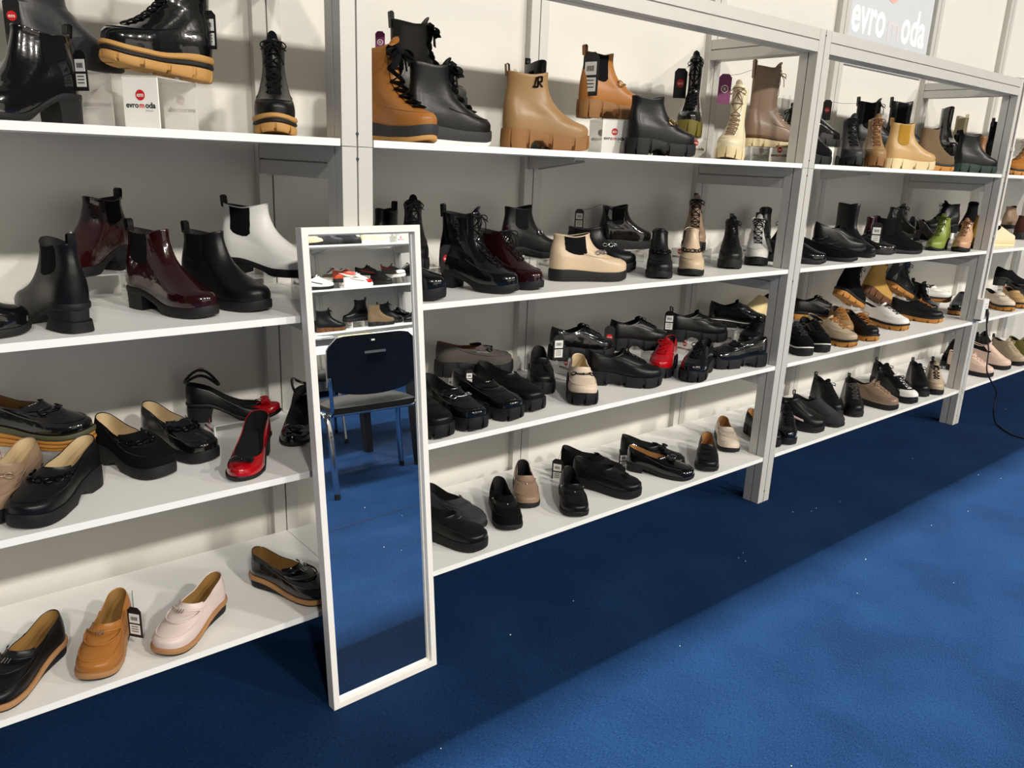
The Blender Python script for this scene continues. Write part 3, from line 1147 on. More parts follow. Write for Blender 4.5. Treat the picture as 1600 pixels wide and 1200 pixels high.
def riser(x, y, z, lx, ly, h, label, rz=0., group='clear logo risers', marks=True):
    o = thing('display_riser', label, 'riser', (x, y, z + .0006), rz, group)
    t = .0035
    MB().box((0, 0, h - t / 2), (lx, ly, t)).build('top_plate', ACR, o, 0, bevel=.0008)
    for sg in (-1, 1):
        lg = MB().box((sg * (lx / 2 - t / 2), 0, (h - t) / 2), (t, ly, h - t)).build('side_leg', M_frost if sg < 0 else ACR, o, 0, bevel=.0008)
        if marks:
            T = Matrix.Translation((sg * (lx / 2 + .0003), 0, h * .40)) @ Matrix.Rotation(R(90) * sg, 4, 'Z') @ Matrix.Rotation(R(90), 4, 'X')
            logo(lg, T, min(.075, ly * .78))
    return o


def price_tag(x, y, z, h, rz, label, kind='bw', hook=None):
    o = thing('price_tag', label, 'price tag', (x, y, z), rz, 'price tags on strings')
    w = h * .46
    card = M_tagp if kind == 'purple' else M_tagb
    P = [(-w / 2, -h / 2), (w / 2, -h / 2), (w / 2, h * .38), (w * .26, h / 2), (-w * .26, h / 2), (-w / 2, h * .38)]
    F = Matrix.Rotation(R(90), 4, 'X')
    MB().prism(P, -.0008, .0008, F).build('card', card, o, 0)
    e = Matrix.Rotation(-rz, 3, 'Z') @ (Vector(hook) - Vector((x, y, z)))
    MB().tube([Vector((0, 0, h * .44)), Vector((0, 0, h * .44)) * .5 + e * .5 - Vector((0, 0, .006)), e], .0007, 4).build('string', LACE['black'], o, 60)
    if kind in ('bw',):
        mb = MB().box((0, -.0012, h * .13), (w * .74, .0008, h * .30)).box((0, -.0012, -h * .24), (w * .74, .0008, h * .32))
        pl = mb.build('paper_label', M_tagw, o, 0)
        mb = MB()
        for i in range(7):
            mb.box((-w * .22 + i * w * .072, -.0019, h * .13), (w * (.02 + .022 * (i % 2)), .0006, h * .12))
        for i in range(3):
            mb.box((0, -.0019, -h * (.14 + .08 * i)), (w * .5, .0006, h * .02))
        mb.build('printed_bars', M_ink, pl, 0)
    elif kind == 'red':
        mb = MB()
        mb.prism([(w * .3 * math.cos(q), w * .3 * math.sin(q)) for q in np.linspace(0, 2 * math.pi, 21)[:-1]], 0, .0006, Matrix.Translation((0, -.0010, 0)) @ F)
        rd = mb.build('red_disc', M_red, o, 0)
        put_text(MB(), 'em', w * .34, Matrix.Translation((0, -.0019, -w * .1)) @ F).build('disc_letters', M_tagw, rd, 0)
    else:
        mb = MB()
        mb.torus((0, -.0012, 0), (1, 0, 0), (0, 0, 1), w * .26, w * .26, w * .035, 18, 5)
        put_text(mb, 'R', w * .34, Matrix.Translation((0, -.0014, -w * .12)) @ F)
        mb.build('white_emblem', M_tagw, o, 0)
    return o


# ------------------------------------------------------------------ standing mirror
mr = thing('standing_mirror', 'tall white-framed mirror leaning on the shelves with the chair reflected in it', 'mirror')
bl = Vector((-.1212, -.1365, .0))
ex = Vector((1, .024, 0)).normalized()
ez = (Vector((-.124, -.0332, 1.222)) - bl).normalized()
ez = (ez - ex * ez.dot(ex)).normalized()
ey = ez.cross(ex)
Mm = Matrix((ex, ey, ez)).transposed().to_4x4()
Mm.translation = bl + Vector((0, 0, .001))
mr.matrix_world = Mm
MW, MH, FW, MD = .3235, 1.2255, .0168, .030
# mitred frame swept around: face, step, inner edge, back
prof = [(0, 0), (0, MD), (FW + .004, MD), (FW + .004, .0142), (FW, .0136), (FW, 0)]
cor = [((0, 0), (1, 1)), ((MW, 0), (-1, 1)), ((MW, MH), (-1, -1)), ((0, MH), (1, -1))]
mb = MB()
rings = []
for (cx, cz), (dx, dz) in cor:
    rings.append([(cx + dx * a, b, cz + dz * a) for a, b in prof])
rings.append(rings[0])
mb.grid(rings, True)
mb.build('frame', M_frame, mr, 20, bevel=.0009)
MB().box((MW / 2, .0154, MH / 2), (MW - 2 * FW - .004, .002, MH - 2 * FW - .004)).build('glass', M_glass, mr, 0)
MB().box((MW / 2, .022, MH / 2), (MW - 2 * FW - .0085, .008, MH - 2 * FW - .0085)).build('back_panel', mat('brown_hardboard', '5e4632', .8), mr, 0)

# ------------------------------------------------------------------ power adapter, cord and cable duct on the far post
X3 = 2 * BAY
ad = thing('power_adapter', 'white power adapter box fixed to the front of the far post', 'adapter', (X3 + .028, -.021, .69))
hs_ = MB().box((0, 0, 0), (.075, .04, .115)).build('housing', mat('white_plastic', 'e8e6e0', .35), ad, 0, bevel=.005)
mb = MB()
for z in (.03, .016, .002):
    mb.box((.0, -.0203, z), (.03, .0008, .003))
mb.build('printed_lines', M_greyink, hs_, 0)
MB().tube([(-.012, -.0, -.055), (-.012, .0, -.066)], .012, 10).build('base_ring', M_tagb, ad, 50)
du = thing('cable_duct', 'thin white cable duct running up the far post', 'duct', (X3 + .05, -.007, .75))
MB().tube([(0, 0, 0), (0, 0, 1.145), (0, .004, 1.158), (0, .02, 1.162), (0, .06, 1.160)], .006, 8).build('tube', mat('white_duct', 'e4e1da', .35), du, 60)
MB().box((0, 0, .34), (.02, .012, .018)).box((0, 0, .8), (.02, .012, .018)).build('clip', mat('white_duct', 'e4e1da', .35), du, 0)
cord = thing('extension_cord', 'black power cord dropping from the adapter onto the blue carpet', 'cord', (0, 0, 0))
CP = [(3.964, -.052, .659), (3.955, -.06, .60), (3.976, -.07, .522), (3.974, -.09, .459), (3.915, -.12, .363), (3.99, -.13, .286), (4.095, -.135, .204), (4.09, -.14, .098), (4.14, -.146, .02), (4.15, -.16, .005), (4.037, -.261, .005), (4.01, -.346, .005), (4.05, -.46, .005), (4.3, -.62, .005), (4.7, -.7, .005)]
cc = catmull([np.array(p) for p in CP], 6)
MB().tube([tuple(p) for p in cc], .0042, 8).build('cable', mat('black_cable', '0d0d0e', .4), cord, 60)
MB().tube([(3.960, -.040, .690), (3.964, -.050, .660)], .011, 8).tube([(3.964, -.050, .660), (3.957, -.058, .615)], [.0085, .0055], 8).build('plug', mat('black_plug', '121213', .45), cord, 40)
MB().torus((3.972, -.092, .455), (1, 0, 0), (0, 1, 0), .011, .009, .003, 12, 5).build('cable_tie', mat('black_cable', '0d0d0e', .4), cord, 60)

# ------------------------------------------------------------------ across the aisle (seen in the mirror)
OT = (Vector((5.73, -5.0, 0)), math.pi)
OX = [0., BAY]                                              # local bay, world x = 5.73 - x
wall('wall_front', -BAY + .95 + PW / 2, 3 * BAY + .95 + PW / 2, OT, top=2.62, label='white panel wall across the aisle seen in the mirror')
post(0 * BAY + 1.861, 'grey aluminium post across the aisle, right of the mirrored shoes', OT)
post(1.861 + BAY, 'grey aluminium post across the aisle, left of the mirrored shoes', OT)
for k, n in ((0, 'right of the mirrored shoes'), (1, 'behind the mirrored shoes'), (2, 'left of the mirrored shoes')):
    upright(1.861 + k * BAY / 2, 'grey wall upright across the aisle ' + n, OT, 2.62)
for j, z in enumerate(ZS):
    board(0, 1.861, 1.861 + BAY, z, 'white %s shelf board across the aisle reflected in the mirror' % RN[j], OT)
front_beam(1.861, 1.861 + BAY, 'grey front beam across the aisle above the reflected shoes', OT)
for k, n in ((0, 'right'), (2, 'left')):
    for j in range(3):
        depth_rail(1.861 + k * BAY / 2, ZS[j] - TH - .0008, 'grey rail under the %s board across the aisle at the %s post' % (RN[j], n), OT)
for j in (0, 1):
    bracket(1.861 + BAY / 2, ZS[j] - TH, 'grey bracket under the %s board across the aisle' % RN[j], OT)


def chair(x, y, rz, label):
    o = thing('visitor_chair', label, 'chair', (x, y, 0), rz, 'black visitor chairs')
    # local: +y is the way the sitter faces, origin under the seat centre
    chrome = mat('chrome_tube', 'd8d8da', .12, metal=1.)
    fab = mat('dark_grey_upholstery', '25231f', .95, bump=(300, .4, .002))
    pl = mat('black_shell_plastic', '101216', .3)
    G, G2 = [], []
    for i in range(9):
        v = -1 + 2 * i / 8
        row, row2 = [], []
        for j in range(11):
            u = -1 + 2 * j / 10
            k = max(abs(u), abs(v))
            rr = 1 - .06 * (u * u) * (v * v)
            z = .455 - .012 * (1 - u * u) * (1 - v * v) * -1 - .012 * u * u * 0
            row.append((.235 * u * rr, .205 * v * rr, z + .012 * (1 - k ** 4)))
            row2.append((.225 * u * rr, .195 * v * rr, .425))
        G.append(row)
        G2.append(row2)
    mb = MB().grid(G).grid([r[::-1] for r in G2])
    e = [G[0], [r[-1] for r in G], G[-1][::-1], [r[0] for r in G][::-1]]
    e2 = [G2[0], [r[-1] for r in G2], G2[-1][::-1], [r[0] for r in G2][::-1]]
    for a, b in zip(e, e2):
        mb.grid([b, a])
    mb.build('seat', fab, o, 50)
    # backrest: upholstered front pad on a moulded shell
    def back(off, sc, t):
        g = []
        for i in range(10):
            v = i / 9
            row = []
            for j in range(13):
                u = -1 + 2 * j / 12
                w = .237 * sc * (1 - .05 * max(0, (v - .85) / .15) ** 2)
                zz = .545 + .275 * v * sc + (1 - sc) * .14
                cut = (.045 if v > .5 else .02) * abs(u) ** 9
                zz += -cut * (1 if v > .5 else -1) * abs(v - .5) * 2 - (.035 * (1 - u * u) * (1 - v) ** 2)
                row.append((u * w, -.205 + .035 * (u * u) - .06 * v - off, zz))
            g.append(row)
        return g
    A, B = back(0, 1, 0), back(.022, 1, 0)
    mb = MB().grid(A[::-1]).grid(B)
    for a, b in zip([A[0], A[-1], [r[0] for r in A], [r[-1] for r in A]], [B[0], B[-1], [r[0] for r in B], [r[-1] for r in B]]):
        mb.grid([a, b])
    sh = mb.build('backrest_shell', pl, o, 50)
    C, D = back(-.002, .93, 0), back(-.022, .90, 0)
    mb = MB().grid(D[::-1])
    for a, b in zip([C[0], C[-1], [r[0] for r in C], [r[-1] for r in C]], [D[0], D[-1], [r[0] for r in D], [r[-1] for r in D]]):
        mb.grid([a, b])
    mb.build('backrest_pad', fab, o, 50)
    MB().box((0, -.2755, .73), (.11, .004, .012)).build('grip_slot', mat('grey_grip', '4a4d52', .4), sh, 0)
    MB().box((.01, -.2885, .79), (.018, .002, .008)).build('maker_plate', mat('light_grey_plate', 'c9c9c5', .4), sh, 0)
    for sx in (-1, 1):
        x0 = sx * .255
        lf = MB().tube([(x0, -.23, .012), (x0, -.225, .30), (x0, -.205, .395), (x0, -.16, .42), (x0, .14, .42), (x0, .19, .40), (x0, .215, .30), (x0, .225, .012)], .0125, 8, flat=1.3)
        lf = lf.build('leg_frame', chrome, o, 50)
        MB().tube([(x0 * .92, -.10, .415), (x0 * .92, -.20, .425), (x0 * .92, -.232, .46), (x0 * .92, -.24, .62)], .010, 8).build('back_support', chrome, o, 50)
        for yy in (-.23, .225):
            MB().tube([(x0, yy, .0005), (x0, yy, .03)], .016, 8).build('foot_cap', M_tagb, lf, 50)
    MB().tube([(-.25, -.15, .415), (.25, -.15, .415)], .010, 8).tube([(-.25, .14, .415), (.25, .14, .415)], .010, 8).build('cross_tube', chrome, o, 50)
    return o


fd = R(-76)
F2 = Vector((math.cos(fd), math.sin(fd), 0))
R2 = Vector((-F2.y, F2.x, 0))
cpos = Vector((.892, -1.862, 0)) + R2 * .25 + F2 * .23
chair(cpos.x, cpos.y, fd - math.pi / 2, 'black visitor chair with chrome legs, its back turned to the mirror')
st = thing('round_stool', 'dark grey round stool with chrome legs partly hidden beyond the reflected chair', 'stool', (1.70, -3.24, 0))
mb = MB()
mb.grid([[(r * math.cos(q), r * math.sin(q), z) for q in [k * math.pi / 12 for k in range(24)]] for r, z in ((.001, .425), (.17, .425), (.185, .44), (.185, .46), (.165, .478), (.001, .482))], True)
mb.build('seat', mat('dark_grey_upholstery', '25231f', .95), st, 50)
for q in (20, 110, 200, 290):
    c, n_ = math.cos(R(q)), math.sin(R(q))
    MB().tube([(.13 * c, .13 * n_, .425), (.2 * c, .2 * n_, .02)], .011, 8).build('leg', mat('chrome_tube', 'd8d8da', .12, metal=1.), st, 50)
    MB().tube([(.199 * c, .199 * n_, .03), (.203 * c, .203 * n_, .001)], .015, 8).build('foot_cap', M_tagb, st, 50)


def table(x0, x1, y0, y1, z, legs, label):
    o = thing('demo_table', label, 'table', ((x0 + x1) / 2, (y0 + y1) / 2, 0), 0, 'white tables across the aisle')
    cx, cy = (x0 + x1) / 2, (y0 + y1) / 2
    MB().box((0, 0, z - .02), (x1 - x0, y1 - y0, .04)).build('table_top', M_white, o, 0, bevel=.002)
    for lx, ly in legs:
        mb = MB()
        a, b = .032, .022
        mb.v = [(lx - cx + s * q, ly - cy + t * q, zz) for q, zz in ((b, .0005), (a, z - .041)) for s, t in ((-1, -1), (1, -1), (1, 1), (-1, 1))]
        mb.f = [(0, 1, 5, 4), (1, 2, 6, 5), (2, 3, 7, 6), (3, 0, 4, 7), (3, 2, 1, 0), (4, 5, 6, 7)]
        mb.build('leg', M_tagb, o, 0)
    return o


table(.55, 1.42, -3.36, -2.43, .72, ((.62, -2.52), (1.36, -3.26), (.62, -3.26)), 'white table with papers behind the chair in the mirror')
table(1.52, 2.36, -3.05, -2.06, .72, ((1.575, -2.12), (1.575, -2.68), (2.28, -2.12), (2.28, -2.9)), 'white table on black legs right behind the mirrored chair')
bx = thing('document_case', 'dark flat case lying on the reflected white table', 'case', (1.2, -2.68, .721), R(12))
MB().box((0, 0, .02), (.38, .27, .038)).build('body', mat('dark_case', '26272b', .4), bx, 0, bevel=.004)
MB().box((0, .137, .02), (.09, .008, .018)).build('handle', M_tagb, bx, 0)
pp = MB().box((0, 0, .0015), (.297, .21, .003)).build('paper_sheet', mat('white_sheet', 'd9dbd9', .6), smooth=0)
tag(pp, 'grey white sheet lying on the case on the reflected table', 'paper')
pp.location, pp.rotation_euler = (1.2, -2.67, .7615), (0, 0, R(-20))
pp = MB().box((0, 0, .006), (.21, .15, .012)).build('notepad', mat('yellow_pad', 'd9c27e', .6), smooth=0)
tag(pp, 'yellow notepad lying on the reflected table behind the chair', 'notepad')
pp.location, pp.rotation_euler = (1.68, -2.86, .7212), (0, 0, R(15))

# ------------------------------------------------------------------ shoes: kind, x, y, z, yaw, length, label, group, options
G1 = {'T': 'boots on the top shelf', 'M': 'ankle boots and shoes on the second shelf', 'L': 'shoes on the third shelf', 'F': 'shoes on the bottom shelf'}
SHOES = [
    ('chelsea', -0.518, 0.144, 1.4205, -153, 0.25, 'black patent heeled chelsea boot at the left end of the top shelf', G1['T'], dict(col='black', fin='p', sole='block', hs=0.055, gore='black', tab='black', H=0.118)),
    ('zipboot', -0.609, 0.246, 1.5385, 26, 0.26, 'dark grey smooth leather tall boot on a clear riser behind the patent chelsea boot', G1['T'], dict(col='softblack', fin='l', sole='flat', H=0.3)),
    ('lace', -0.207, 0.259, 1.5305, -166.4, 0.25, 'black patent lace-up boot with tan layered sole raised on logo riser', G1['T'], dict(col='black', fin='p', sole='tanwelt', H=0.27, lc='black', tilt=-5)),
    ('lace', -0.046, 0.257, 1.4205, -115, 0.25, 'black lace-up boot with tan sole facing out beside the left post', G1['T'], dict(col='black', fin='l', sole='tanwelt', lc='black', H=0.162)),
    ('lace', 0.228, 0.295, 1.4205, -82, 0.27, 'tan lace-up boot with black ribbon laces peeking from behind the post', G1['T'], dict(col='tan', fin='l', sole='greytan', lc='black', ribbon=1, H=0.198)),
    ('lace', 0.346, 0.369, 1.5205, -2, 0.26, 'dark olive tall lace-up boot with olive sole raised behind the black ribbon boot', G1['T'], dict(col='olivegrey', fin='l', sole='oliveplat', lc='black', ribbon=1, tab='black', H=0.194)),
    ('lace', 0.293, 0.181, 1.4205, 0, 0.27, 'black lace-up boot with wide ribbon laces and white-edged sole', G1['T'], dict(col='black', fin='l', sole='whiteedge', lc='black', ribbon=1, tab='black', H=0.168)),
    ('zipboot', 0.599, 0.154, 1.4205, -20.5, 0.27, 'camel leather ankle boot with metal letter emblem and chunky camel sole', G1['T'], dict(col='camel', fin='l', sole='camellug', tab='camel', emblem=1, H=0.163)),
    ('zipboot', 0.943, 0.465, 1.4205, -106, 0.26, 'tall black boot with metal emblem standing behind the camel ankle boot', G1['T'], dict(col='black', fin='l', sole='flat', emblem=1, tab='black', H=0.259)),
    ('chelsea', 0.989, 0.243, 1.5305, -6, 0.25, 'tan chelsea boot with gold bit raised on a logo riser', G1['T'], dict(col='tan', fin='l', sole='tanbiglug', gore='black', bit='gold', tab='tan', H=0.152)),
    ('zipboot', 1.082, 0.107, 1.4205, -12.7, 0.26, 'black ankle boot with gold ring bit on block-heeled lug sole', G1['T'], dict(col='black', fin='l', sole='biglug', bit='gold', H=0.135)),
    ('lace', 1.719, 0.36, 1.4955, -146, 0.25, 'tall black patent lace-up boot with olive and blue sole facing out on riser', G1['T'], dict(col='black', fin='p', sole='oliveblue', lc='black', H=0.234)),
    ('lace', 1.73, 0.147, 1.4205, -152, 0.25, 'cream lace-up boot with cream lug sole facing out at the shelf edge', G1['T'], dict(col='cream', fin='l', sole='creamlug', lc='taupe', H=0.215)),
    ('lace', 1.953, 0.272, 1.4805, -20, 0.26, 'taupe lace-up boot with cream and black sole raised behind the cream boot', G1['T'], dict(col='taupe', fin='l', sole='creamblack', lc='beige', tab='taupe', H=0.27)),
    ('lace', 2.44, 0.309, 1.4205, -178, 0.25, 'black patent lace-up boot tucked behind the taupe boot', G1['T'], dict(col='black', fin='p', sole='lug', lc='black', H=0.196)),
    ('zipboot', 2.673, 0.394, 1.4405, -179, 0.25, 'black boot with pull tab half hidden by the post on the top shelf', G1['T'], dict(col='black', fin='l', sole='lug', tab='black', H=0.296)),
    ('low', 2.209, 0.194, 1.4955, -5, 0.26, 'black lug-soled shoe on a riser just right of the post on the top shelf', G1['T'], dict(col='black', fin='p', sole='lug')),
    ('low', 2.042, 0.089, 1.4205, 3, 0.26, 'black patent shoe at the shelf edge hard against the post on the top shelf', G1['T'], dict(col='black', fin='p', sole='lug')),
    ('lace', 2.639, 0.22, 1.4205, -140, 0.26, 'dark grey lace-up boot with black lug sole left of the camel lace-up boot', G1['T'], dict(col='charcoal', fin='l', sole='lug', lc='black', H=0.165)),
    ('lace', 2.799, 0.185, 1.4205, -143, 0.26, 'camel lace-up boot with lug sole facing out on the top shelf', G1['T'], dict(col='camel', fin='l', sole='camellug', lc='brownlace', H=0.163)),
    ('lace', 3.038, 0.406, 1.5055, -29, 0.26, 'tall black lace-up boot with elastic side raised behind the camel lace-up boot', G1['T'], dict(col='black', fin='l', sole='lug', lc='black', gore='black', tab='black', H=0.194)),
    ('chelsea', 3.453, 0.445, 1.5055, -30, 0.26, 'tall black chelsea boot raised behind the camel chelsea boot', G1['T'], dict(col='black', fin='l', sole='lug', gore='black', tab='black', H=0.226)),
    ('chelsea', 2.883, 0.143, 1.4205, -24, 0.27, 'camel chelsea boot with cream lug sole on the top shelf', G1['T'], dict(col='camellight', fin='l', sole='creamlug', gore='mustard', tab='camellight', H=0.164)),
    ('zipboot', 3.15, 0.117, 1.4205, -11, 0.26, 'brown suede ankle boot with tan lug sole right of the camel chelsea boot', G1['T'], dict(col='brown', fin='s', sole='tanlug', H=0.16)),
    ('zipboot', 4.025, 0.412, 1.5105, -139, 0.26, 'shiny black tall boot raised on a riser behind the brown suede boot', G1['T'], dict(col='black', fin='p', sole='lug', H=0.22)),
    ('chelsea', 4.373, 0.418, 1.5005, 179, 0.25, 'olive and cream chelsea boot at the back of the top shelf', G1['T'], dict(col='olivebeige', fin='s', sole='creamlug', gore='cream', tab='cream', H=0.2)),
    ('chelsea', 4.138, 0.358, 1.4205, -146, 0.26, 'black chelsea boot with tan sole squeezed behind the brown suede boot', G1['T'], dict(col='black', fin='l', sole='tanlug', gore='black', tab='black', H=0.18)),
    ('zipboot', 3.658, 0.15, 1.4205, -27, 0.26, 'black leather ankle boot with dark green lug sole at the end of the top shelf', G1['T'], dict(col='black', fin='l', sole='greenlug', tab='black', H=0.154)),
    ('chelsea', 4.538, 0.392, 1.4205, -148, 0.25, 'brown chelsea boot with cream sole behind the green-soled boot', G1['T'], dict(col='midbrown', fin='l', sole='creamlug', gore='midbrown', tab='midbrown', H=0.174)),
    ('chelsea', 4.663, 0.384, 1.4805, -2, 0.25, 'black chelsea boot raised beside the far post on the top shelf', G1['T'], dict(col='black', fin='s', sole='lug', gore='black', tab='black', H=0.219)),
    ('lace', 4.478, 0.034, 1.4205, 167, 0.26, 'tan nubuck lace-up boot beyond the far post at the right edge', G1['T'], dict(col='tan', fin='s', sole='tanlug', lc='camel', H=0.165)),
    ('lowboot', -0.907, 0.033, 1.0134, 18, 0.26, 'black patent shoe cut off by the left edge on the second shelf', G1['M'], dict(col='black', fin='p', sole='flat', H=0.12)),
    ('chelsea', -0.576, 0.034, 1.0134, 102.1, 0.26, 'black leather chelsea boot with chunky heel turned away on the second shelf', G1['M'], dict(col='black', fin='l', sole='bigblock', gore='black', tab='black', H=0.126)),
    ('chelsea', -0.382, 0.438, 1.0884, -141.2, 0.25, 'burgundy patent chelsea boot turned away on a riser', G1['M'], dict(col='burgundy', fin='p', sole='bigblock', gore='black', tab='black', stud=1, H=0.121)),
    ('chelsea', -0.408, 0.293, 1.0134, -65, 0.26, 'burgundy patent chelsea boot standing at the shelf edge', G1['M'], dict(col='burgundy', fin='p', sole='midblock', gore='black', tab='black', H=0.14)),
    ('chelsea', -0.274, 0.313, 1.0134, -66.2, 0.26, 'black leather chelsea boot right of the burgundy patent boot', G1['M'], dict(col='black', fin='l', sole='midblock', gore='black', tab='black', H=0.131)),
    ('chelsea', -0.157, 0.366, 1.0734, -48, 0.26, 'white chelsea boot with black elastic side on a riser left of the mirror', G1['M'], dict(col='white', fin='l', sole='lowblock', gore='black', tab='black', H=0.141)),
    ('lace', 0.429, 0.366, 1.0734, -123, 0.25, 'black lace-up boot on a riser showing above the mirror top', G1['M'], dict(col='black', fin='l', sole='lug', lc='black', H=0.149)),
    ('chelsea', 0.419, 0.453, 1.0434, -146, 0.25, 'black boot whose pull tab peeks above the mirror beside the post', G1['M'], dict(col='black', fin='l', sole='flat', H=0.165, tab='black')),
    ('lowboot', 0.171, 0.238, 1.0134, -57.5, 0.26, 'black patent shoe whose toe shows right of the mirror on the second shelf', G1['M'], dict(col='black', fin='p', sole='plat', H=0.11)),
    ('lace', 0.455, 0.253, 1.0134, -66.3, 0.26, 'black patent lace-up ankle boot with leather collar and block heel', G1['M'], dict(col='black', fin='p', sole='midblock', lc='black', tab='black', H=0.175)),
    ('lace', 0.616, 0.287, 1.0134, -77.1, 0.26, 'burgundy patent lace-up ankle boot behind the black patent one', G1['M'], dict(col='burgundy', fin='p', sole='midblock', lc='black', H=0.118)),
    ('chelsea', 0.75, 0.32, 1.0684, 4.4, 0.25, 'black ankle boot with side buckle on a riser behind the beige boot', G1['M'], dict(col='black', fin='l', sole='lowblock', gore='black', bit='steel', H=0.136)),
    ('chelsea', 0.841, 0.185, 1.0134, -21.3, 0.27, 'beige and black chelsea boot with metal chain', G1['M'], dict(col='beige', fin='l', sole='plat', gore='black', gk=4.0, gx=0.4, slant=0.03, chain='steel', H=0.118)),
    ('chelsea', 1.118, 0.41, 1.0134, -50.8, 0.26, 'black leather chelsea boot with chain behind the beige and black boot', G1['M'], dict(col='black', fin='l', sole='plat', gore='black', slant=0.03, chain='steel', H=0.118)),
    ('chelsea', 1.327, 0.44, 1.0684, -6, 0.26, 'black patent chelsea boot with price tag on a riser', G1['M'], dict(col='black', fin='p', sole='plat', gore='black', H=0.134)),
    ('chelsea', 1.395, 0.208, 1.0134, -135.1, 0.25, 'black ankle boot with chain facing out left of the beige one', G1['M'], dict(col='black', fin='l', sole='lowblock', chain='dark', gore='black', H=0.119)),
    ('chelsea', 1.565, 0.197, 1.0134, -136.6, 0.25, 'beige ankle boot with dark chain facing out', G1['M'], dict(col='beige', fin='l', sole='lowblock', chain='dark', gore='black', H=0.119)),
    ('lace', 1.815, 0.381, 1.0734, -140, 0.25, 'taupe and black lace-up boot raised behind the beige ankle boot', G1['M'], dict(col='taupe', fin='l', sole='lug', lc='black', tab='black', H=0.154)),
    ('lace', 1.904, 0.259, 1.0134, -140.1, 0.25, 'black lace-up ankle boot left of the white lace-up boot', G1['M'], dict(col='black', fin='l', sole='plat', lc='black', tab='black', H=0.146)),
    ('lace', 2.108, 0.272, 1.0134, -142.3, 0.25, 'white lace-up ankle boot with black laces', G1['M'], dict(col='white', fin='l', sole='plat', lc='black', tab='black', H=0.148)),
    ('chelsea', 2.424, 0.435, 1.0534, -153, 0.24, 'black boot half hidden behind the white lace-up boot', G1['M'], dict(col='black', fin='l', sole='lug', gore='black', H=0.133)),
    ('lace', 2.439, 0.323, 1.0134, -161, 0.25, 'black boot hard against the post on the second shelf', G1['M'], dict(col='black', fin='s', sole='lug', lc='black', H=0.118)),
    ('loafer', -0.736, 0.454, 0.6861, -43.4, 0.27, 'black patent loafer on a tan layered platform raised on a riser', G1['L'], dict(col='black', fin='p', sole='layer', lin='tan', bit='dark')),
    ('loafer', -0.655, 0.309, 0.6161, -122.9, 0.27, 'taupe leather loafer with ring bit at the left edge of the third shelf', G1['L'], dict(col='taupe', fin='l', sole='plat', lin='beige', bit='taupe')),
    ('loafer', -0.547, 0.219, 0.6161, -134.3, 0.27, 'black leather platform loafer with chain at the edge of the third shelf', G1['L'], dict(col='black', fin='l', sole='platheel', lin='beige', chain='dark')),
    ('loafer', -0.495, 0.375, 0.6161, -69.1, 0.25, 'black suede platform loafer with chain left of centre on the third shelf', G1['L'], dict(col='black', fin='s', sole='platheel', lin='beige', chain='dark')),
    ('loafer', -0.374, 0.418, 0.6161, -67.2, 0.25, 'black patent platform loafer behind the black suede loafer', G1['L'], dict(col='black', fin='p', sole='platheel', lin='beige', chain='dark')),
    ('pump', -0.258, 0.442, 0.6511, -18, 0.25, 'black leather ankle-strap pump with red patent toe and block heel on a riser', G1['L'], dict(col='black', fin='l', sole='pump', anklestrap=1, bow='redbow', toecap='red')),
    ('pump', -0.136, 0.222, 0.6161, -126.3, 0.25, 'red patent block-heel pump with bow', G1['L'], dict(col='red', fin='p', sole='pump', lin='black', bow='black')),
    ('pump', 0.065, 0.378, 0.6161, -123.4, 0.25, 'black ankle-strap pump with patent toe and bow beside the mirror', G1['L'], dict(col='black', fin='p', sole='pump', lin='black', bow='black', anklestrap=1)),
    ('loafer', 0.291, 0.276, 0.6161, -83.3, 0.27, 'black lug loafer half hidden by the mirror on the third shelf', G1['L'], dict(col='black', fin='l', sole='biglug')),
    ('loafer', 0.419, 0.277, 0.6161, -86.4, 0.27, 'black patent lug loafer with metal ring near the mirror', G1['L'], dict(col='black', fin='p', sole='biglug', bit='steel')),
    ('loafer', 0.538, 0.287, 0.6161, -76, 0.27, 'large black patent lug loafer with tag second from the mirror group', G1['L'], dict(col='black', fin='p', sole='biglug')),
    ('loafer', 0.665, 0.322, 0.6161, -79.7, 0.27, 'black matte lug loafer behind the large patent loafer', G1['L'], dict(col='black', fin='l', sole='biglug')),
    ('loafer', 0.562, 0.425, 0.6711, -18.2, 0.27, 'grey suede lug loafer with tan lining on a riser', G1['L'], dict(col='greysuede', fin='s', sole='biglug', lin='rust', bit='dark')),
    ('loafer', 0.993, 0.392, 0.6161, -126.5, 0.25, 'black leather lug loafer facing out left of the beige loafer', G1['L'], dict(col='black', fin='l', sole='biglug', tassel=1)),
    ('oxford', 1.044, 0.383, 0.6761, -17.4, 0.26, 'black patent lace-up shoe with large price tag on a riser', G1['L'], dict(col='black', fin='p', sole='biglug', lc='black')),
    ('loafer', 1.035, 0.225, 0.6161, -128.6, 0.26, 'beige lug loafer with black bit facing out', G1['L'], dict(col='pinkbeige', fin='l', sole='biglug', lin='beige', bit='dark')),
    ('oxford', 1.092, 0.234, 0.6161, -40.9, 0.27, 'black leather lace-up derby with lug sole at the middle of the third shelf', G1['L'], dict(col='black', fin='l', sole='biglug', lc='black')),
    ('oxford', 1.374, 0.394, 0.6711, -18.9, 0.26, 'black leather derby with tag on a riser behind the red shoe', G1['L'], dict(col='black', fin='l', sole='biglug', lc='black')),
    ('oxford', 1.579, 0.247, 0.6161, -151.1, 0.25, 'red patent lace-up shoe with black lug sole', G1['L'], dict(col='red', fin='p', sole='biglug', lc='red')),
    ('oxford', 1.734, 0.392, 0.6711, -29.2, 0.26, 'black slip-on shoe with pull loop on a riser behind the black patent derby', G1['L'], dict(col='black', fin='l', sole='biglug', tab='black')),
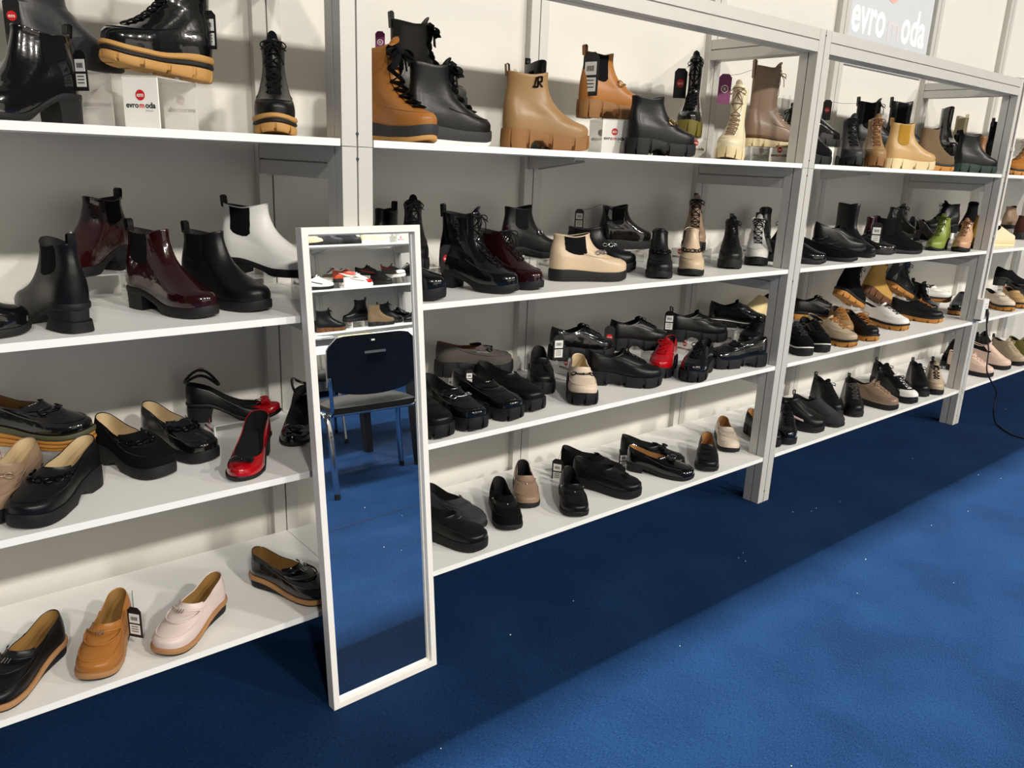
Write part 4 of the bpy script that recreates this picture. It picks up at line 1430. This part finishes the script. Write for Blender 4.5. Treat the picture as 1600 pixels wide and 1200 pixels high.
    ('oxford', 2.09, 0.456, 0.6911, -44.6, 0.26, 'black patent buckle shoe with white midsole line at the back of the third shelf', G1['L'], dict(col='black', fin='p', sole='whiteline', bit='steel')),
    ('oxford', 1.66, 0.13, 0.6161, -157.9, 0.26, 'black patent lug derby facing out right of the red shoe', G1['L'], dict(col='black', fin='p', sole='biglug', lc='black')),
    ('loafer', 1.925, 0.037, 0.6161, 155.8, 0.26, 'black crinkled patent lug loafer pointing left beside the post', G1['L'], dict(col='black', fin='p', sole='biglug')),
    ('lowboot', 2.524, 0.418, 0.6961, -170.6, 0.26, 'cream ankle boot at the back beside the post', G1['L'], dict(col='creamyellow', fin='l', sole='creamlug', H=0.1)),
    ('oxford', 2.222, 0.235, 0.6461, -166, 0.26, 'black shoe with white midsole line beside the post on the third shelf', G1['L'], dict(col='black', fin='l', sole='whiteline', lc='black')),
    ('loafer', -0.661, 0.216, 0.2139, -135.2, 0.26, 'black leather loafer with tan welt at the left end of the bottom shelf', G1['F'], dict(col='black', fin='l', sole='welt', lin='tanlin', ringstrap=1)),
    ('loafer', -0.515, 0.235, 0.2139, -119.6, 0.25, 'tan leather loafer with silver clip and price tag', G1['F'], dict(col='tan', fin='l', sole='welt', lin='tanlin', ringstrap=1)),
    ('loafer', -0.288, 0.178, 0.2139, -142.9, 0.25, 'pale pink leather loafer with tan welt', G1['F'], dict(col='palepink', fin='l', sole='welt', lin='tanlin', ringstrap=1)),
    ('loafer', -0.167, 0.252, 0.2139, -62.6, 0.265, 'black patent loafer with tan welt beside the mirror on the bottom shelf', G1['F'], dict(col='black', fin='p', sole='welt', lin='tanlin', ringstrap=1)),
    ('loafer', 0.369, 0.264, 0.2139, -67.1, 0.27, 'black leather wedge loafer with small clip nearest the mirror', G1['F'], dict(col='black', fin='l', sole='plat', clip=1)),
    ('loafer', 0.5, 0.385, 0.2139, -76.3, 0.26, 'dark grey loafer behind the black wedge loafer beside the mirror', G1['F'], dict(col='charcoal', fin='s', sole='flat')),
    ('loafer', 0.746, 0.297, 0.2139, -118.8, 0.26, 'black suede loafer with steel studs left of the taupe loafer', G1['F'], dict(col='black', fin='s', sole='flat', studs=1)),
    ('loafer', 0.927, 0.378, 0.2139, -124.1, 0.255, 'taupe leather loafer with white label inside', G1['F'], dict(col='taupe', fin='l', sole='flat', lin='black', studs=1)),
    ('loafer', 1.027, 0.23, 0.2139, -126.5, 0.26, 'black leather loafer with steel studs facing out', G1['F'], dict(col='black', fin='l', sole='flat', studs=1)),
    ('loafer', 1.091, 0.265, 0.2139, -69.5, 0.27, 'black stretch comfort loafer with round ornament', G1['F'], dict(col='black', fin='l', sole='plat', rosette=1)),
    ('loafer', 1.133, 0.379, 0.2139, -64.5, 0.26, 'black comfort loafer with price tag behind the studded loafer', G1['F'], dict(col='black', fin='s', sole='plat')),
    ('loafer', 1.367, 0.243, 0.2139, -57.7, 0.265, 'black patent bow loafer with tan lining and low heel', G1['F'], dict(col='black', fin='p', sole='lowheel', lin='tan', bow='black')),
    ('loafer', 1.435, 0.345, 0.2139, -56.2, 0.265, 'black matte bow loafer with price tag behind the patent bow loafer', G1['F'], dict(col='black', fin='l', sole='lowheel', bow='black')),
    ('loafer', 1.8, 0.187, 0.2139, -140.1, 0.25, 'black leather penny loafer with tan lining facing out left of the cream loafer', G1['F'], dict(col='black', fin='l', sole='flat', lin='tan', strap=1)),
    ('loafer', 2.05, 0.291, 0.2139, -134.6, 0.25, 'cream penny loafer facing out near the post on the bottom shelf', G1['F'], dict(col='creampink', fin='l', sole='flat', lin='tan', strap=1)),
    ('loafer', 2.205, 0.256, 0.2139, -115.9, 0.25, 'black lug loafer mostly hidden behind the post on the bottom shelf', G1['F'], dict(col='black', fin='l', sole='lug', lin='tan')),
    ('lowboot', 2.133, 0.242, 1.0134, -52.3, 0.26, 'black shoe whose toe pokes out right of the post on the second shelf', G1['M'], dict(col='black', fin='p', sole='flat', H=0.08)),
    ('oxford', 2.51, 0.233, 1.0484, -36.2, 0.25, 'black laced bootie with silver block heel on a riser beside the post', G1['M'], dict(col='black', fin='l', sole='silverblock', lc='black', toe='almond')),
    ('oxford', 2.418, 0.253, 1.0134, -67, 0.26, 'black matte shoe at the shelf edge right of the post', G1['M'], dict(col='black', fin='s', sole='flat', toe='almond')),
    ('zipboot', 2.838, 0.315, 1.0134, -106.1, 0.26, 'tall narrow black ankle boot standing out above its neighbours', G1['M'], dict(col='black', fin='l', sole='flat', toe='almond', H=0.219)),
    ('oxford', 2.91, 0.314, 1.0134, -55.3, 0.26, 'black patent oxford with bright highlights left of the black suede boot', G1['M'], dict(col='black', fin='p', sole='flat', lc='black', toe='almond')),
    ('zipboot', 3.168, 0.319, 1.0134, 5, 0.25, 'burgundy boot at the back between black shoes', G1['M'], dict(col='burgundy', fin='p', sole='flat', H=0.146)),
    ('chelsea', 3.07, 0.231, 1.0134, -37.1, 0.26, 'black suede ankle boot with almond toe and price tag', G1['M'], dict(col='black', fin='s', sole='flat', gore='black', toe='almond', H=0.152)),
    ('lace', 3.42, 0.334, 1.0634, -6, 0.25, 'black patent laced bootie raised behind the black suede ankle boot', G1['M'], dict(col='black', fin='p', sole='midblock', lc='black', H=0.118)),
    ('oxford', 3.665, 0.323, 1.0434, -4, 0.25, 'black patent laced heel on a riser left of the green bootie', G1['M'], dict(col='black', fin='p', sole='block', lc='black', toe='almond')),
    ('lace', 4.253, 0.319, 1.0734, 161, 0.25, 'black laced ankle boot pointing left on a riser behind the green bootie', G1['M'], dict(col='black', fin='l', sole='midblock', lc='black', H=0.122)),
    ('lace', 3.764, 0.172, 1.0134, -170, 0.245, 'green leather laced bootie facing out', G1['M'], dict(col='green', fin='l', sole='block', lc='darkgreen', toe='almond', H=0.118)),
    ('lace', 3.855, 0.094, 1.0134, -166, 0.245, 'pinkish tan laced bootie facing out right of the green bootie', G1['M'], dict(col='pinktan', fin='l', sole='lowblock', lc='brownlace', toe='almond', H=0.118)),
    ('chelsea', 4.567, 0.356, 1.0734, -167, 0.25, 'black boot with deep side notch behind the pinkish tan bootie', G1['M'], dict(col='black', fin='s', sole='midblock', gore='black', H=0.133)),
    ('chelsea', 4.192, 0.14, 1.0134, -177, 0.25, 'mustard boot with cream stripe against the far post on the second shelf', G1['M'], dict(col='mustard', fin='s', sole='brownblock', gore='mustard', tab='black', H=0.118)),
    ('lowboot', 4.205, 0.14, 1.0134, -13.6, 0.26, 'cream platform sneaker boot just right of the far post on the second shelf', G1['M'], dict(col='cream', fin='s', sole='creamplat', H=0.09, lc='black')),
    ('chelsea', 5.102, 0.277, 1.0134, -18, 0.25, 'dark brown suede boot at the right edge on the second shelf', G1['M'], dict(col='darkbrown', fin='s', sole='lug', gore='black', H=0.118)),
    ('zipboot', 5.175, 0.38, 1.0734, 0, 0.25, 'taupe boot raised at the back beyond the far post on the second shelf', G1['M'], dict(col='taupe', fin='l', sole='flat', H=0.127)),
    ('oxford', 2.37, 0.238, 0.6161, -122.5, 0.26, 'black suede thick-soled shoe at the shelf corner right of the post', G1['L'], dict(col='black', fin='s', sole='creeper', lc='charcoal')),
    ('oxford', 2.515, 0.23, 0.6161, -126.5, 0.26, 'black suede thick-soled shoe second from the post on the third shelf', G1['L'], dict(col='black', fin='s', sole='creeper', lc='black')),
    ('oxford', 2.633, 0.271, 0.6161, -97.5, 0.27, 'beige lace-up shoe with tan lug sole and tan laces', G1['L'], dict(col='greige', fin='l', sole='tanlug', lc='tan')),
    ('oxford', 2.866, 0.271, 0.6361, -136, 0.25, 'camel lace-up shoe half hidden behind the beige lace-up shoe', G1['L'], dict(col='camel', fin='l', sole='tanlug', lc='tan')),
    ('oxford', 2.772, 0.455, 0.6611, -42.3, 0.26, 'black leather lace-up shoe with tan sole on a riser right of the post', G1['L'], dict(col='black', fin='l', sole='tanlug', lc='black')),
    ('lace', 2.945, 0.247, 0.6161, -118.5, 0.26, 'black lace-up boot with tan laces and tan lug sole', G1['L'], dict(col='black', fin='l', sole='tanlug', H=0.08, lc='tan')),
    ('lace', 2.982, 0.334, 0.6911, -3, 0.26, 'black ankle boot with thick tan sole tipped up on its heel', G1['L'], dict(col='black', fin='s', sole='tanlug', H=0.16, lc='black', tab='black', tilt=22)),
    ('lace', 3.316, 0.363, 0.6761, -5, 0.26, 'ochre ankle boot with black eyelets tipped up behind the black boot', G1['L'], dict(col='ochre', fin='s', sole='brownlug', H=0.15, lc='black', tilt=22, tab='black')),
    ('oxford', 3.282, 0.334, 0.6161, -95.7, 0.27, 'white lace-up shoe with tan lug sole', G1['L'], dict(col='white', fin='l', sole='tanlug', lc='black')),
    ('oxford', 3.603, 0.33, 0.6161, -73.4, 0.27, 'dark leather lace-up shoe with tan laces and tan sole behind the white shoe', G1['L'], dict(col='black', fin='l', sole='tanlug', lc='tan')),
    ('lace', 3.615, 0.39, 0.6911, -10, 0.26, 'black patent ankle boot with thick tan sole tipped up behind the white shoe', G1['L'], dict(col='black', fin='p', sole='tanlug', H=0.14, lc='black', tab='black', tilt=22)),
    ('lace', 3.969, 0.395, 0.6361, -125, 0.26, 'black patent lace-up boot right of the tipped-up patent boot', G1['L'], dict(col='black', fin='p', sole='flat', H=0.13, lc='black', tab='black')),
    ('loafer', 4.068, 0.453, 0.6561, -42, 0.26, 'white slip-on shoe with tan lug sole at the back of the third shelf', G1['L'], dict(col='white', fin='l', sole='tanlug')),
    ('zipboot', 4.263, 0.215, 0.6161, -162.3, 0.25, 'black patent shoe with tan sole facing out left of the far post', G1['L'], dict(col='black', fin='p', sole='tanlug', H=0.08)),
    ('zipboot', 5.276, 0.403, 0.6761, -24, 0.26, 'black heeled boot on a riser beyond the far post on the third shelf', G1['L'], dict(col='black', fin='s', sole='block', H=0.1)),
    ('loafer', 4.663, 0.231, 0.6161, -125.9, 0.26, 'cream loafer with tan lug sole and ring bit beyond the far post', G1['L'], dict(col='creampink', fin='l', sole='tanlug', bit='steel')),
    ('loafer', 4.897, 0.197, 0.6161, -136.4, 0.25, 'tan loafer with tan lug sole behind the cream loafer', G1['L'], dict(col='camellight', fin='l', sole='tanlug')),
    ('loafer', 5.21, 0.295, 0.6161, -110.5, 0.26, 'black patent loafer with tan sole at the right edge on the third shelf', G1['L'], dict(col='black', fin='p', sole='tanlug')),
    ('sneaker', 2.378, 0.179, 0.2139, -142.5, 0.25, 'black patent sneaker with silver stud facing out right of the post', G1['F'], dict(col='black', fin='p', sole='sneak', lc='black', tab='black', stripe='greysuede')),
    ('sneaker', 2.395, 0.275, 0.2139, -67.8, 0.26, 'black slip-on sneaker with pink and white side marks at the shelf edge', G1['F'], dict(col='black', fin='l', sole='sneak', hi=1, tab='black', stripe='pinkwhite')),
    ('sneaker', 2.606, 0.276, 0.2139, -79.3, 0.26, 'dark grey slip-on sneaker behind the marked slip-on sneaker', G1['F'], dict(col='charcoal', fin='s', sole='flat', tab='black', stripe='greysuede')),
    ('sneaker', 2.919, 0.345, 0.2139, -120.4, 0.26, 'black lace-up sneaker with pull tab third from the post', G1['F'], dict(col='black', fin='l', sole='sneak', lc='black', tab='black', hi=1)),
    ('sneaker', 3.055, 0.233, 0.2139, -141.1, 0.26, 'black lace-up sneaker with grey laces fourth from the post', G1['F'], dict(col='black', fin='l', sole='sneak', lc='greysuede', tab='black', hi=1)),
    ('sneaker', 3.136, 0.265, 0.2139, -81.7, 0.26, 'taupe patent sneaker with black sole', G1['F'], dict(col='taupe', fin='p', sole='sneak', lc='taupe')),
    ('sneaker', 3.66, 0.384, 0.2139, -128, 0.26, 'black sneaker with grey lining behind the taupe sneaker', G1['F'], dict(col='black', fin='l', sole='sneak', lc='black', tab='black')),
    ('sneaker', 3.438, 0.259, 0.2139, -105, 0.26, 'black and white sneaker right of the taupe sneaker', G1['F'], dict(col='black', fin='l', sole='sneak', lc='black', tonguec='white', tab='black', toecap='white')),
    ('sneaker', 3.755, 0.22, 0.2139, -139.4, 0.26, 'black lace-up sneaker left of the beige sneaker', G1['F'], dict(col='black', fin='l', sole='sneak', hi=1, lc='black', tab='black')),
    ('sneaker', 3.889, 0.165, 0.2139, -148.7, 0.26, 'beige sneaker with black sole and laces left of the far post', G1['F'], dict(col='greige', fin='l', sole='sneak', hi=1, lc='black', tab='black')),
    ('sneaker', 4.71, 0.359, 0.2139, -167, 0.26, 'black sneaker half hidden behind the far post on the bottom shelf', G1['F'], dict(col='black', fin='s', sole='sneak', hi=1, lc='black', tab='black')),
    ('sneaker', 4.402, 0.278, 0.2139, -87.3, 0.27, 'pale pink sneaker with black sole beyond the far post', G1['F'], dict(col='palepink2', fin='l', sole='sneak', lc='palepink2')),
    ('sneaker', 4.718, 0.284, 0.2139, -86.5, 0.26, 'pink slip-on sneaker with black collar and black sole', G1['F'], dict(col='palepink2', fin='l', sole='sneak', tab='black', collar='black', hi=1)),
    ('sneaker', 4.981, 0.342, 0.2139, -1, 0.26, 'black sneaker with pull tab behind the pale pink sneaker', G1['F'], dict(col='black', fin='l', sole='sneak', hi=1, lc='black', tab='black')),
    ('sneaker', 5.037, 0.259, 0.2139, -112.7, 0.26, 'greige sneaker with black sole right of the pink slip-on', G1['F'], dict(col='greige', fin='l', sole='sneak', hi=1, lc='greige', tab='black')),
    ('sneaker', 5.327, 0.25, 0.2139, -117.8, 0.26, 'olive and black sneaker at the right edge on the bottom shelf', G1['F'], dict(col='olive', fin='s', sole='sneak', lc='black', toecap='black')),
]
for r_ in SHOES:
    make_shoe(*r_)

# risers: x, y, shelf z, length, depth, height, label
RISERS = [
    (-0.492, 0.303, 1.4205, 0.15, 0.085, 0.1180, 40, 'clear riser on the top shelf under the dark grey smooth leather tall boot'),
    (-0.328, 0.230, 1.4205, 0.15, 0.085, 0.1100, 40, 'clear riser on the top shelf under the black patent lace-up boot with tan layered sole'),
    (0.476, 0.364, 1.4205, 0.15, 0.085, 0.1000, 62, 'clear riser on the top shelf under the dark olive tall lace-up boot with olive sole'),
    (1.113, 0.230, 1.4205, 0.15, 0.085, 0.1100, 62, 'clear riser on the top shelf under the tan chelsea boot with gold bit'),
    (1.615, 0.290, 1.4205, 0.15, 0.085, 0.0750, 62, 'clear riser on the top shelf under the tall black patent lace-up boot with olive and blue sole'),
    (2.075, 0.228, 1.4205, 0.15, 0.085, 0.0600, 62, 'clear riser on the top shelf under the taupe lace-up boot with cream and black sole'),
    (2.339, 0.183, 1.4205, 0.15, 0.085, 0.0750, 62, 'clear riser on the top shelf under the black lug-soled shoe'),
    (3.152, 0.343, 1.4205, 0.15, 0.085, 0.0850, 62, 'clear riser on the top shelf under the tall black lace-up boot with elastic side'),
    (3.566, 0.380, 1.4205, 0.15, 0.085, 0.0850, 62, 'clear riser on the top shelf under the tall black chelsea boot'),
    (3.927, 0.327, 1.4205, 0.15, 0.085, 0.0900, 62, 'clear riser on the top shelf under the shiny black tall boot'),
    (4.248, 0.390, 1.4205, 0.15, 0.085, 0.0800, 62, 'clear riser on the top shelf under the olive and cream chelsea boot'),
    (4.788, 0.380, 1.4205, 0.15, 0.085, 0.0600, 62, 'clear riser on the top shelf under the black chelsea boot'),
    (-0.479, 0.360, 1.0134, 0.15, 0.085, 0.0750, 0, 'clear riser on the second shelf under the burgundy patent chelsea boot'),
    (-0.070, 0.269, 1.0134, 0.15, 0.085, 0.0600, 0, 'clear riser on the second shelf under the white chelsea boot with black elastic side'),
    (0.361, 0.261, 1.0134, 0.15, 0.085, 0.0600, 0, 'clear riser on the second shelf under the black lace-up boot'),
    (0.315, 0.383, 1.0134, 0.15, 0.085, 0.0300, 0, 'clear riser on the second shelf under the black boot whose pull tab peeks above the mirror'),
    (0.875, 0.330, 1.0134, 0.15, 0.085, 0.0550, 0, 'clear riser on the second shelf under the black ankle boot with side buckle'),
    (1.456, 0.426, 1.0134, 0.15, 0.085, 0.0550, 0, 'clear riser on the second shelf under the black patent chelsea boot'),
    (1.719, 0.301, 1.0134, 0.15, 0.085, 0.0600, 0, 'clear riser on the second shelf under the taupe and black lace-up boot'),
    (2.317, 0.381, 1.0134, 0.15, 0.085, 0.0400, 0, 'clear riser on the second shelf under the black boot half hidden'),
    (-0.638, 0.361, 0.6161, 0.15, 0.085, 0.0700, 0, 'clear riser on the third shelf under the black patent loafer on a tan layered platform'),
    (-0.139, 0.403, 0.6161, 0.15, 0.085, 0.0350, 0, 'clear riser on the third shelf under the black leather ankle-strap pump with red patent toe and block heel'),
    (0.690, 0.383, 0.6161, 0.15, 0.085, 0.0550, 0, 'clear riser on the third shelf under the grey suede lug loafer with tan lining'),
    (1.168, 0.344, 0.6161, 0.15, 0.085, 0.0600, 0, 'clear riser on the third shelf under the black patent lace-up shoe with large price tag'),
    (1.497, 0.352, 0.6161, 0.15, 0.085, 0.0550, 0, 'clear riser on the third shelf under the black leather derby with tag'),
    (1.847, 0.329, 0.6161, 0.15, 0.085, 0.0550, 0, 'clear riser on the third shelf under the black slip-on shoe with pull loop'),
    (2.183, 0.365, 0.6161, 0.15, 0.085, 0.0750, 0, 'clear riser on the third shelf under the black patent buckle shoe with white midsole line'),
    (2.396, 0.397, 0.6161, 0.15, 0.085, 0.0800, 0, 'clear riser on the third shelf under the cream ankle boot'),
    (2.096, 0.204, 0.6161, 0.15, 0.085, 0.0300, 0, 'clear riser on the third shelf under the black shoe with white midsole line'),
    (2.611, 0.159, 1.0134, 0.15, 0.085, 0.0350, 0, 'clear riser on the second shelf under the black laced bootie with silver block heel'),
    (3.544, 0.321, 1.0134, 0.15, 0.085, 0.0500, 0, 'clear riser on the second shelf under the black patent laced bootie'),
    (3.790, 0.314, 1.0134, 0.15, 0.085, 0.0300, 0, 'clear riser on the second shelf under the black patent laced heel'),
    (4.135, 0.360, 1.0134, 0.15, 0.085, 0.0600, 0, 'clear riser on the second shelf under the black laced ankle boot'),
    (4.445, 0.328, 1.0134, 0.15, 0.085, 0.0600, 0, 'clear riser on the second shelf under the black boot with deep side notch'),
    (5.300, 0.380, 1.0134, 0.15, 0.085, 0.0600, 0, 'clear riser on the second shelf under the taupe boot raised'),
    (2.868, 0.368, 0.6161, 0.15, 0.085, 0.0450, 0, 'clear riser on the third shelf under the black leather lace-up shoe with tan sole'),
    (3.112, 0.327, 0.6161, 0.15, 0.085, 0.0750, 0, 'clear riser on the third shelf under the black ankle boot with thick tan sole'),
    (3.446, 0.352, 0.6161, 0.15, 0.085, 0.0600, 0, 'clear riser on the third shelf under the ochre ankle boot with black eyelets'),
    (3.743, 0.367, 0.6161, 0.15, 0.085, 0.0750, 0, 'clear riser on the third shelf under the black patent ankle boot with thick tan sole'),
    (4.165, 0.366, 0.6161, 0.15, 0.085, 0.0400, 0, 'clear riser on the third shelf under the white slip-on shoe with tan lug sole'),
    (5.395, 0.350, 0.6161, 0.15, 0.085, 0.0600, 0, 'clear riser on the third shelf under the black heeled boot'),
]
for x, y, z, lx, ly, h, rz, lab in RISERS:
    w = lab.split()
    riser(x, y, z, lx, ly, h, " ".join(w[:16]), R(rz))

TAGS = [
    (-0.605, 0.214, 1.623, 0.068, -35, 'black price tag with red disc hanging on the dark grey boot', 'red', (-0.572, 0.226, 1.862)),
    (-0.518, 0.089, 1.523, 0.075, -62, 'price tag hanging at the heel of the black patent heeled chelsea boot', 'bw', (-0.526, 0.101, 1.575)),
    (-0.206, 0.246, 1.649, 0.083, -55, 'price tag hanging on the raised black patent lace-up boot', 'bw', (-0.209, 0.258, 1.827)),
    (0.255, 0.261, 1.677, 0.055, -35, 'purple price tag behind the tan ribbon boot', 'purple', (0.263, 0.273, 1.65)),
    (0.256, 0.169, 1.558, 0.044, -60, 'small price tag between the tan and the black ribbon boots', 'bw', (0.296, 0.181, 1.622)),
    (0.999, 0.213, 1.664, 0.132, -80, 'white price tag hanging on the raised tan chelsea boot', 'bw', (1.042, 0.273, 1.717)),
    (1.611, 0.349, 1.695, 0.107, -35, 'black price tag with red disc on the tall black patent lace-up boot', 'red', (1.66, 0.361, 1.758)),
    (1.800, 0.284, 1.688, 0.110, -35, 'purple price tag with white emblem on the taupe lace-up boot', 'purple', (1.988, 0.296, 1.777)),
    (2.782, 0.412, 1.679, 0.092, -35, 'black price tag on the tall black lace-up boot right of the middle post', 'red', (3.076, 0.424, 1.731)),
    (3.672, 0.137, 1.539, 0.074, -60, 'narrow white price tag on the green-soled black boot', 'bw', (3.66, 0.149, 1.609)),
    (1.228, 0.460, 1.185, 0.073, -35, 'white price tag on the raised black patent chelsea boot', 'bw', (1.356, 0.472, 1.238)),
    (0.443, 0.203, 1.100, 0.080, -35, 'black price tag with red disc behind the black patent block heel boots', 'red', (0.437, 0.215, 1.221)),
    (1.048, 0.341, 0.731, 0.094, -20, 'large white price tag on the raised black patent lace-up shoe', 'bw', (1.104, 0.401, 0.781)),
    (0.542, 0.209, 0.718, 0.053, -20, 'small price tag on the large black patent lug loafer', 'bw', (0.578, 0.269, 0.721)),
    (1.306, 0.333, 0.743, 0.089, -35, 'black and red price tag on the raised leather derby', 'red', (1.376, 0.393, 0.776)),
    (1.657, 0.331, 0.773, 0.085, -50, 'dark price tag on the raised slip-on shoe with pull loop', 'bw', (1.736, 0.391, 0.776)),
    (-0.518, 0.100, 0.287, 0.080, -52, 'price tag beside the tan leather loafer on the bottom shelf', 'bw', (-0.497, 0.196, 0.319)),
    (1.055, 0.317, 0.251, 0.093, -60, 'price tag at the heel of the black comfort loafer', 'bw', (1.134, 0.377, 0.319)),
    (1.389, 0.283, 0.232, 0.078, -30, 'price tag at the heel of the black matte bow loafer', 'bw', (1.436, 0.343, 0.319)),
    (2.970, 0.169, 1.114, 0.106, -60, 'white price tag on the black suede almond-toe boot', 'bw', (3.072, 0.229, 1.2)),
]
for x, y, z, h, rz, lab, kd, hk in TAGS:
    price_tag(x, y, z, h, R(rz), lab, kd, hk)

GO = 'shoes across the aisle seen in the mirror'
OPP = [
    ('sneaker', 2.570, -5.277, ZS[0] + 0, 60, 0.27, 'cream sneaker on the top shelf at the left of the mirror image', dict(col='cream', sole='sneak', lc='beige')),
    ('lace', 2.744, -5.257, ZS[0] + 0, 25, 0.27, 'dark grey boot on the top shelf left of its twin in the mirror image', dict(col='charcoal', sole='lug', H=0.2, lc='black')),
    ('lace', 3.030, -5.342, ZS[0] + 0, 65, 0.27, 'dark grey boot facing out on the top shelf in the mirror image', dict(col='charcoal', sole='lug', H=0.2, lc='black')),
    ('sneaker', 3.221, -5.229, ZS[0] + 0, 12, 0.28, 'pale yellow sneaker on the top shelf in the mirror image', dict(col='cream', sole='whitesneak', lc='white')),
    ('sneaker', 2.535, -5.180, ZS[1] + 0, 35, 0.28, 'white sneaker in front of a black one at the left of the mirror image', dict(col='white', sole='sneak', lc='white', stripe='black')),
    ('sneaker', 2.574, -5.369, ZS[1] + 0, 12, 0.28, 'black sneaker behind a white one at the left of the mirror image', dict(col='black', fin='s', sole='whitesneak', lc='black')),
    ('sneaker', 3.090, -5.376, ZS[1] + 0.072, 165, 0.28, 'grey and white sneaker with brown sole raised in the mirror image', dict(col='white', sole='whitesneak', lc='greysuede', stripe='greysuede', toecap='brown')),
    ('sneaker', 2.903, -5.264, ZS[1] + 0.055, 14, 0.28, 'orange and white sneaker raised in the mirror image', dict(col='orange', sole='sneak', lc='white', stripe='white', tonguec='white')),
    ('sneaker', 2.926, -5.110, ZS[1] + 0, 8, 0.29, 'white sneaker with red toe at the shelf edge in the mirror image', dict(col='white', sole='whitesneak', lc='white', stripe='taupe', toecap='red', collar='brown')),
    ('sneaker', 3.216, -5.369, ZS[1] + 0.072, 8, 0.28, 'black and white sneaker with red accent raised in the mirror image', dict(col='black', sole='whitesneak', lc='black', stripe='red')),
    ('sneaker', 3.368, -5.330, ZS[1] + 0, 75, 0.27, 'black sneaker with dark red side facing out in the mirror image', dict(col='black', sole='sneak', lc='black', stripe='burgundy')),
    ('sneaker', 3.558, -5.419, ZS[1] + 0.068, 62, 0.27, 'grey and white sneaker with red collar raised in the mirror image', dict(col='greysuede', sole='whitesneak', lc='white', tab='red', toecap='white', collar='red')),
    ('sneaker', 3.984, -5.428, ZS[1] + 0.068, 160, 0.28, 'black sneaker raised on a riser at the right of the mirror image', dict(col='black', fin='s', sole='sneak', lc='white')),
    ('lace', 2.562, -5.417, ZS[2] + 0, 60, 0.27, 'black lace-up boot at the left of the third reflected shelf', dict(col='black', sole='lug', H=0.22, lc='black')),
    ('lace', 2.594, -5.120, ZS[2] + 0, 8, 0.29, 'black lace-up boot with tan sole on the third reflected shelf', dict(col='black', sole='brownlug', H=0.17, lc='black')),
    ('zipboot', 3.233, -5.245, ZS[2] + 0.06, 178, 0.28, 'black ankle boot raised on a riser on the third reflected shelf', dict(col='black', sole='lug', H=0.17, tab='black')),
    ('lace', 3.155, -5.112, ZS[2] + 0, 5, 0.28, 'brown and black boot on the third reflected shelf', dict(col='brown', fin='s', sole='lug', H=0.17, lc='black')),
    ('lace', 3.359, -5.262, ZS[2] + 0, 5, 0.28, 'black boot behind the brown one on the third reflected shelf', dict(col='black', sole='lug', H=0.17, lc='black', tab='black')),
    ('oxford', 3.553, -5.387, ZS[2] + 0.04, 3, 0.28, 'black patent shoe at the back of the third reflected shelf', dict(col='black', fin='p', sole='flat', lc='black')),
    ('zipboot', 3.864, -5.152, ZS[2] + 0, 175, 0.28, 'black boot at the right edge of the third reflected shelf', dict(col='black', sole='flat', H=0.17)),
]
for k_, x, y, z, a, L, lab, op in OPP:
    make_shoe(k_, x, y, z, a, L, lab, GO, op)
for x, y, j, h, lab in [
    (2.955, -5.340, 1, 0.0712, 'clear riser under the grey and white sneaker with brown sole across the aisle'),
    (3.038, -5.230, 1, 0.0542, 'clear riser under the orange and white sneaker the mirror across the aisle'),
    (3.354, -5.350, 1, 0.0712, 'clear riser under the black and white sneaker with red accent across the aisle'),
    (3.622, -5.300, 1, 0.0672, 'clear riser under the grey and white sneaker with red collar across the aisle'),
    (3.852, -5.380, 1, 0.0672, 'clear riser under the black sneaker at the across the aisle'),
    (3.093, -5.240, 2, 0.0592, 'clear riser under the black ankle boot across the aisle'),
    (3.692, -5.380, 2, 0.0392, 'clear riser under the black patent shoe at the back of the across the aisle'),
    (2.796, -5.320, 0, .08, 'clear logo riser on the top reflected shelf beside the cream sneaker'),
    (3.704, -5.300, 0, .08, 'clear riser at the right of the top reflected shelf'),
        ]:
    riser(x, y, ZS[j], .14, .085, h, lab, R(90) if j == 0 else 0.)
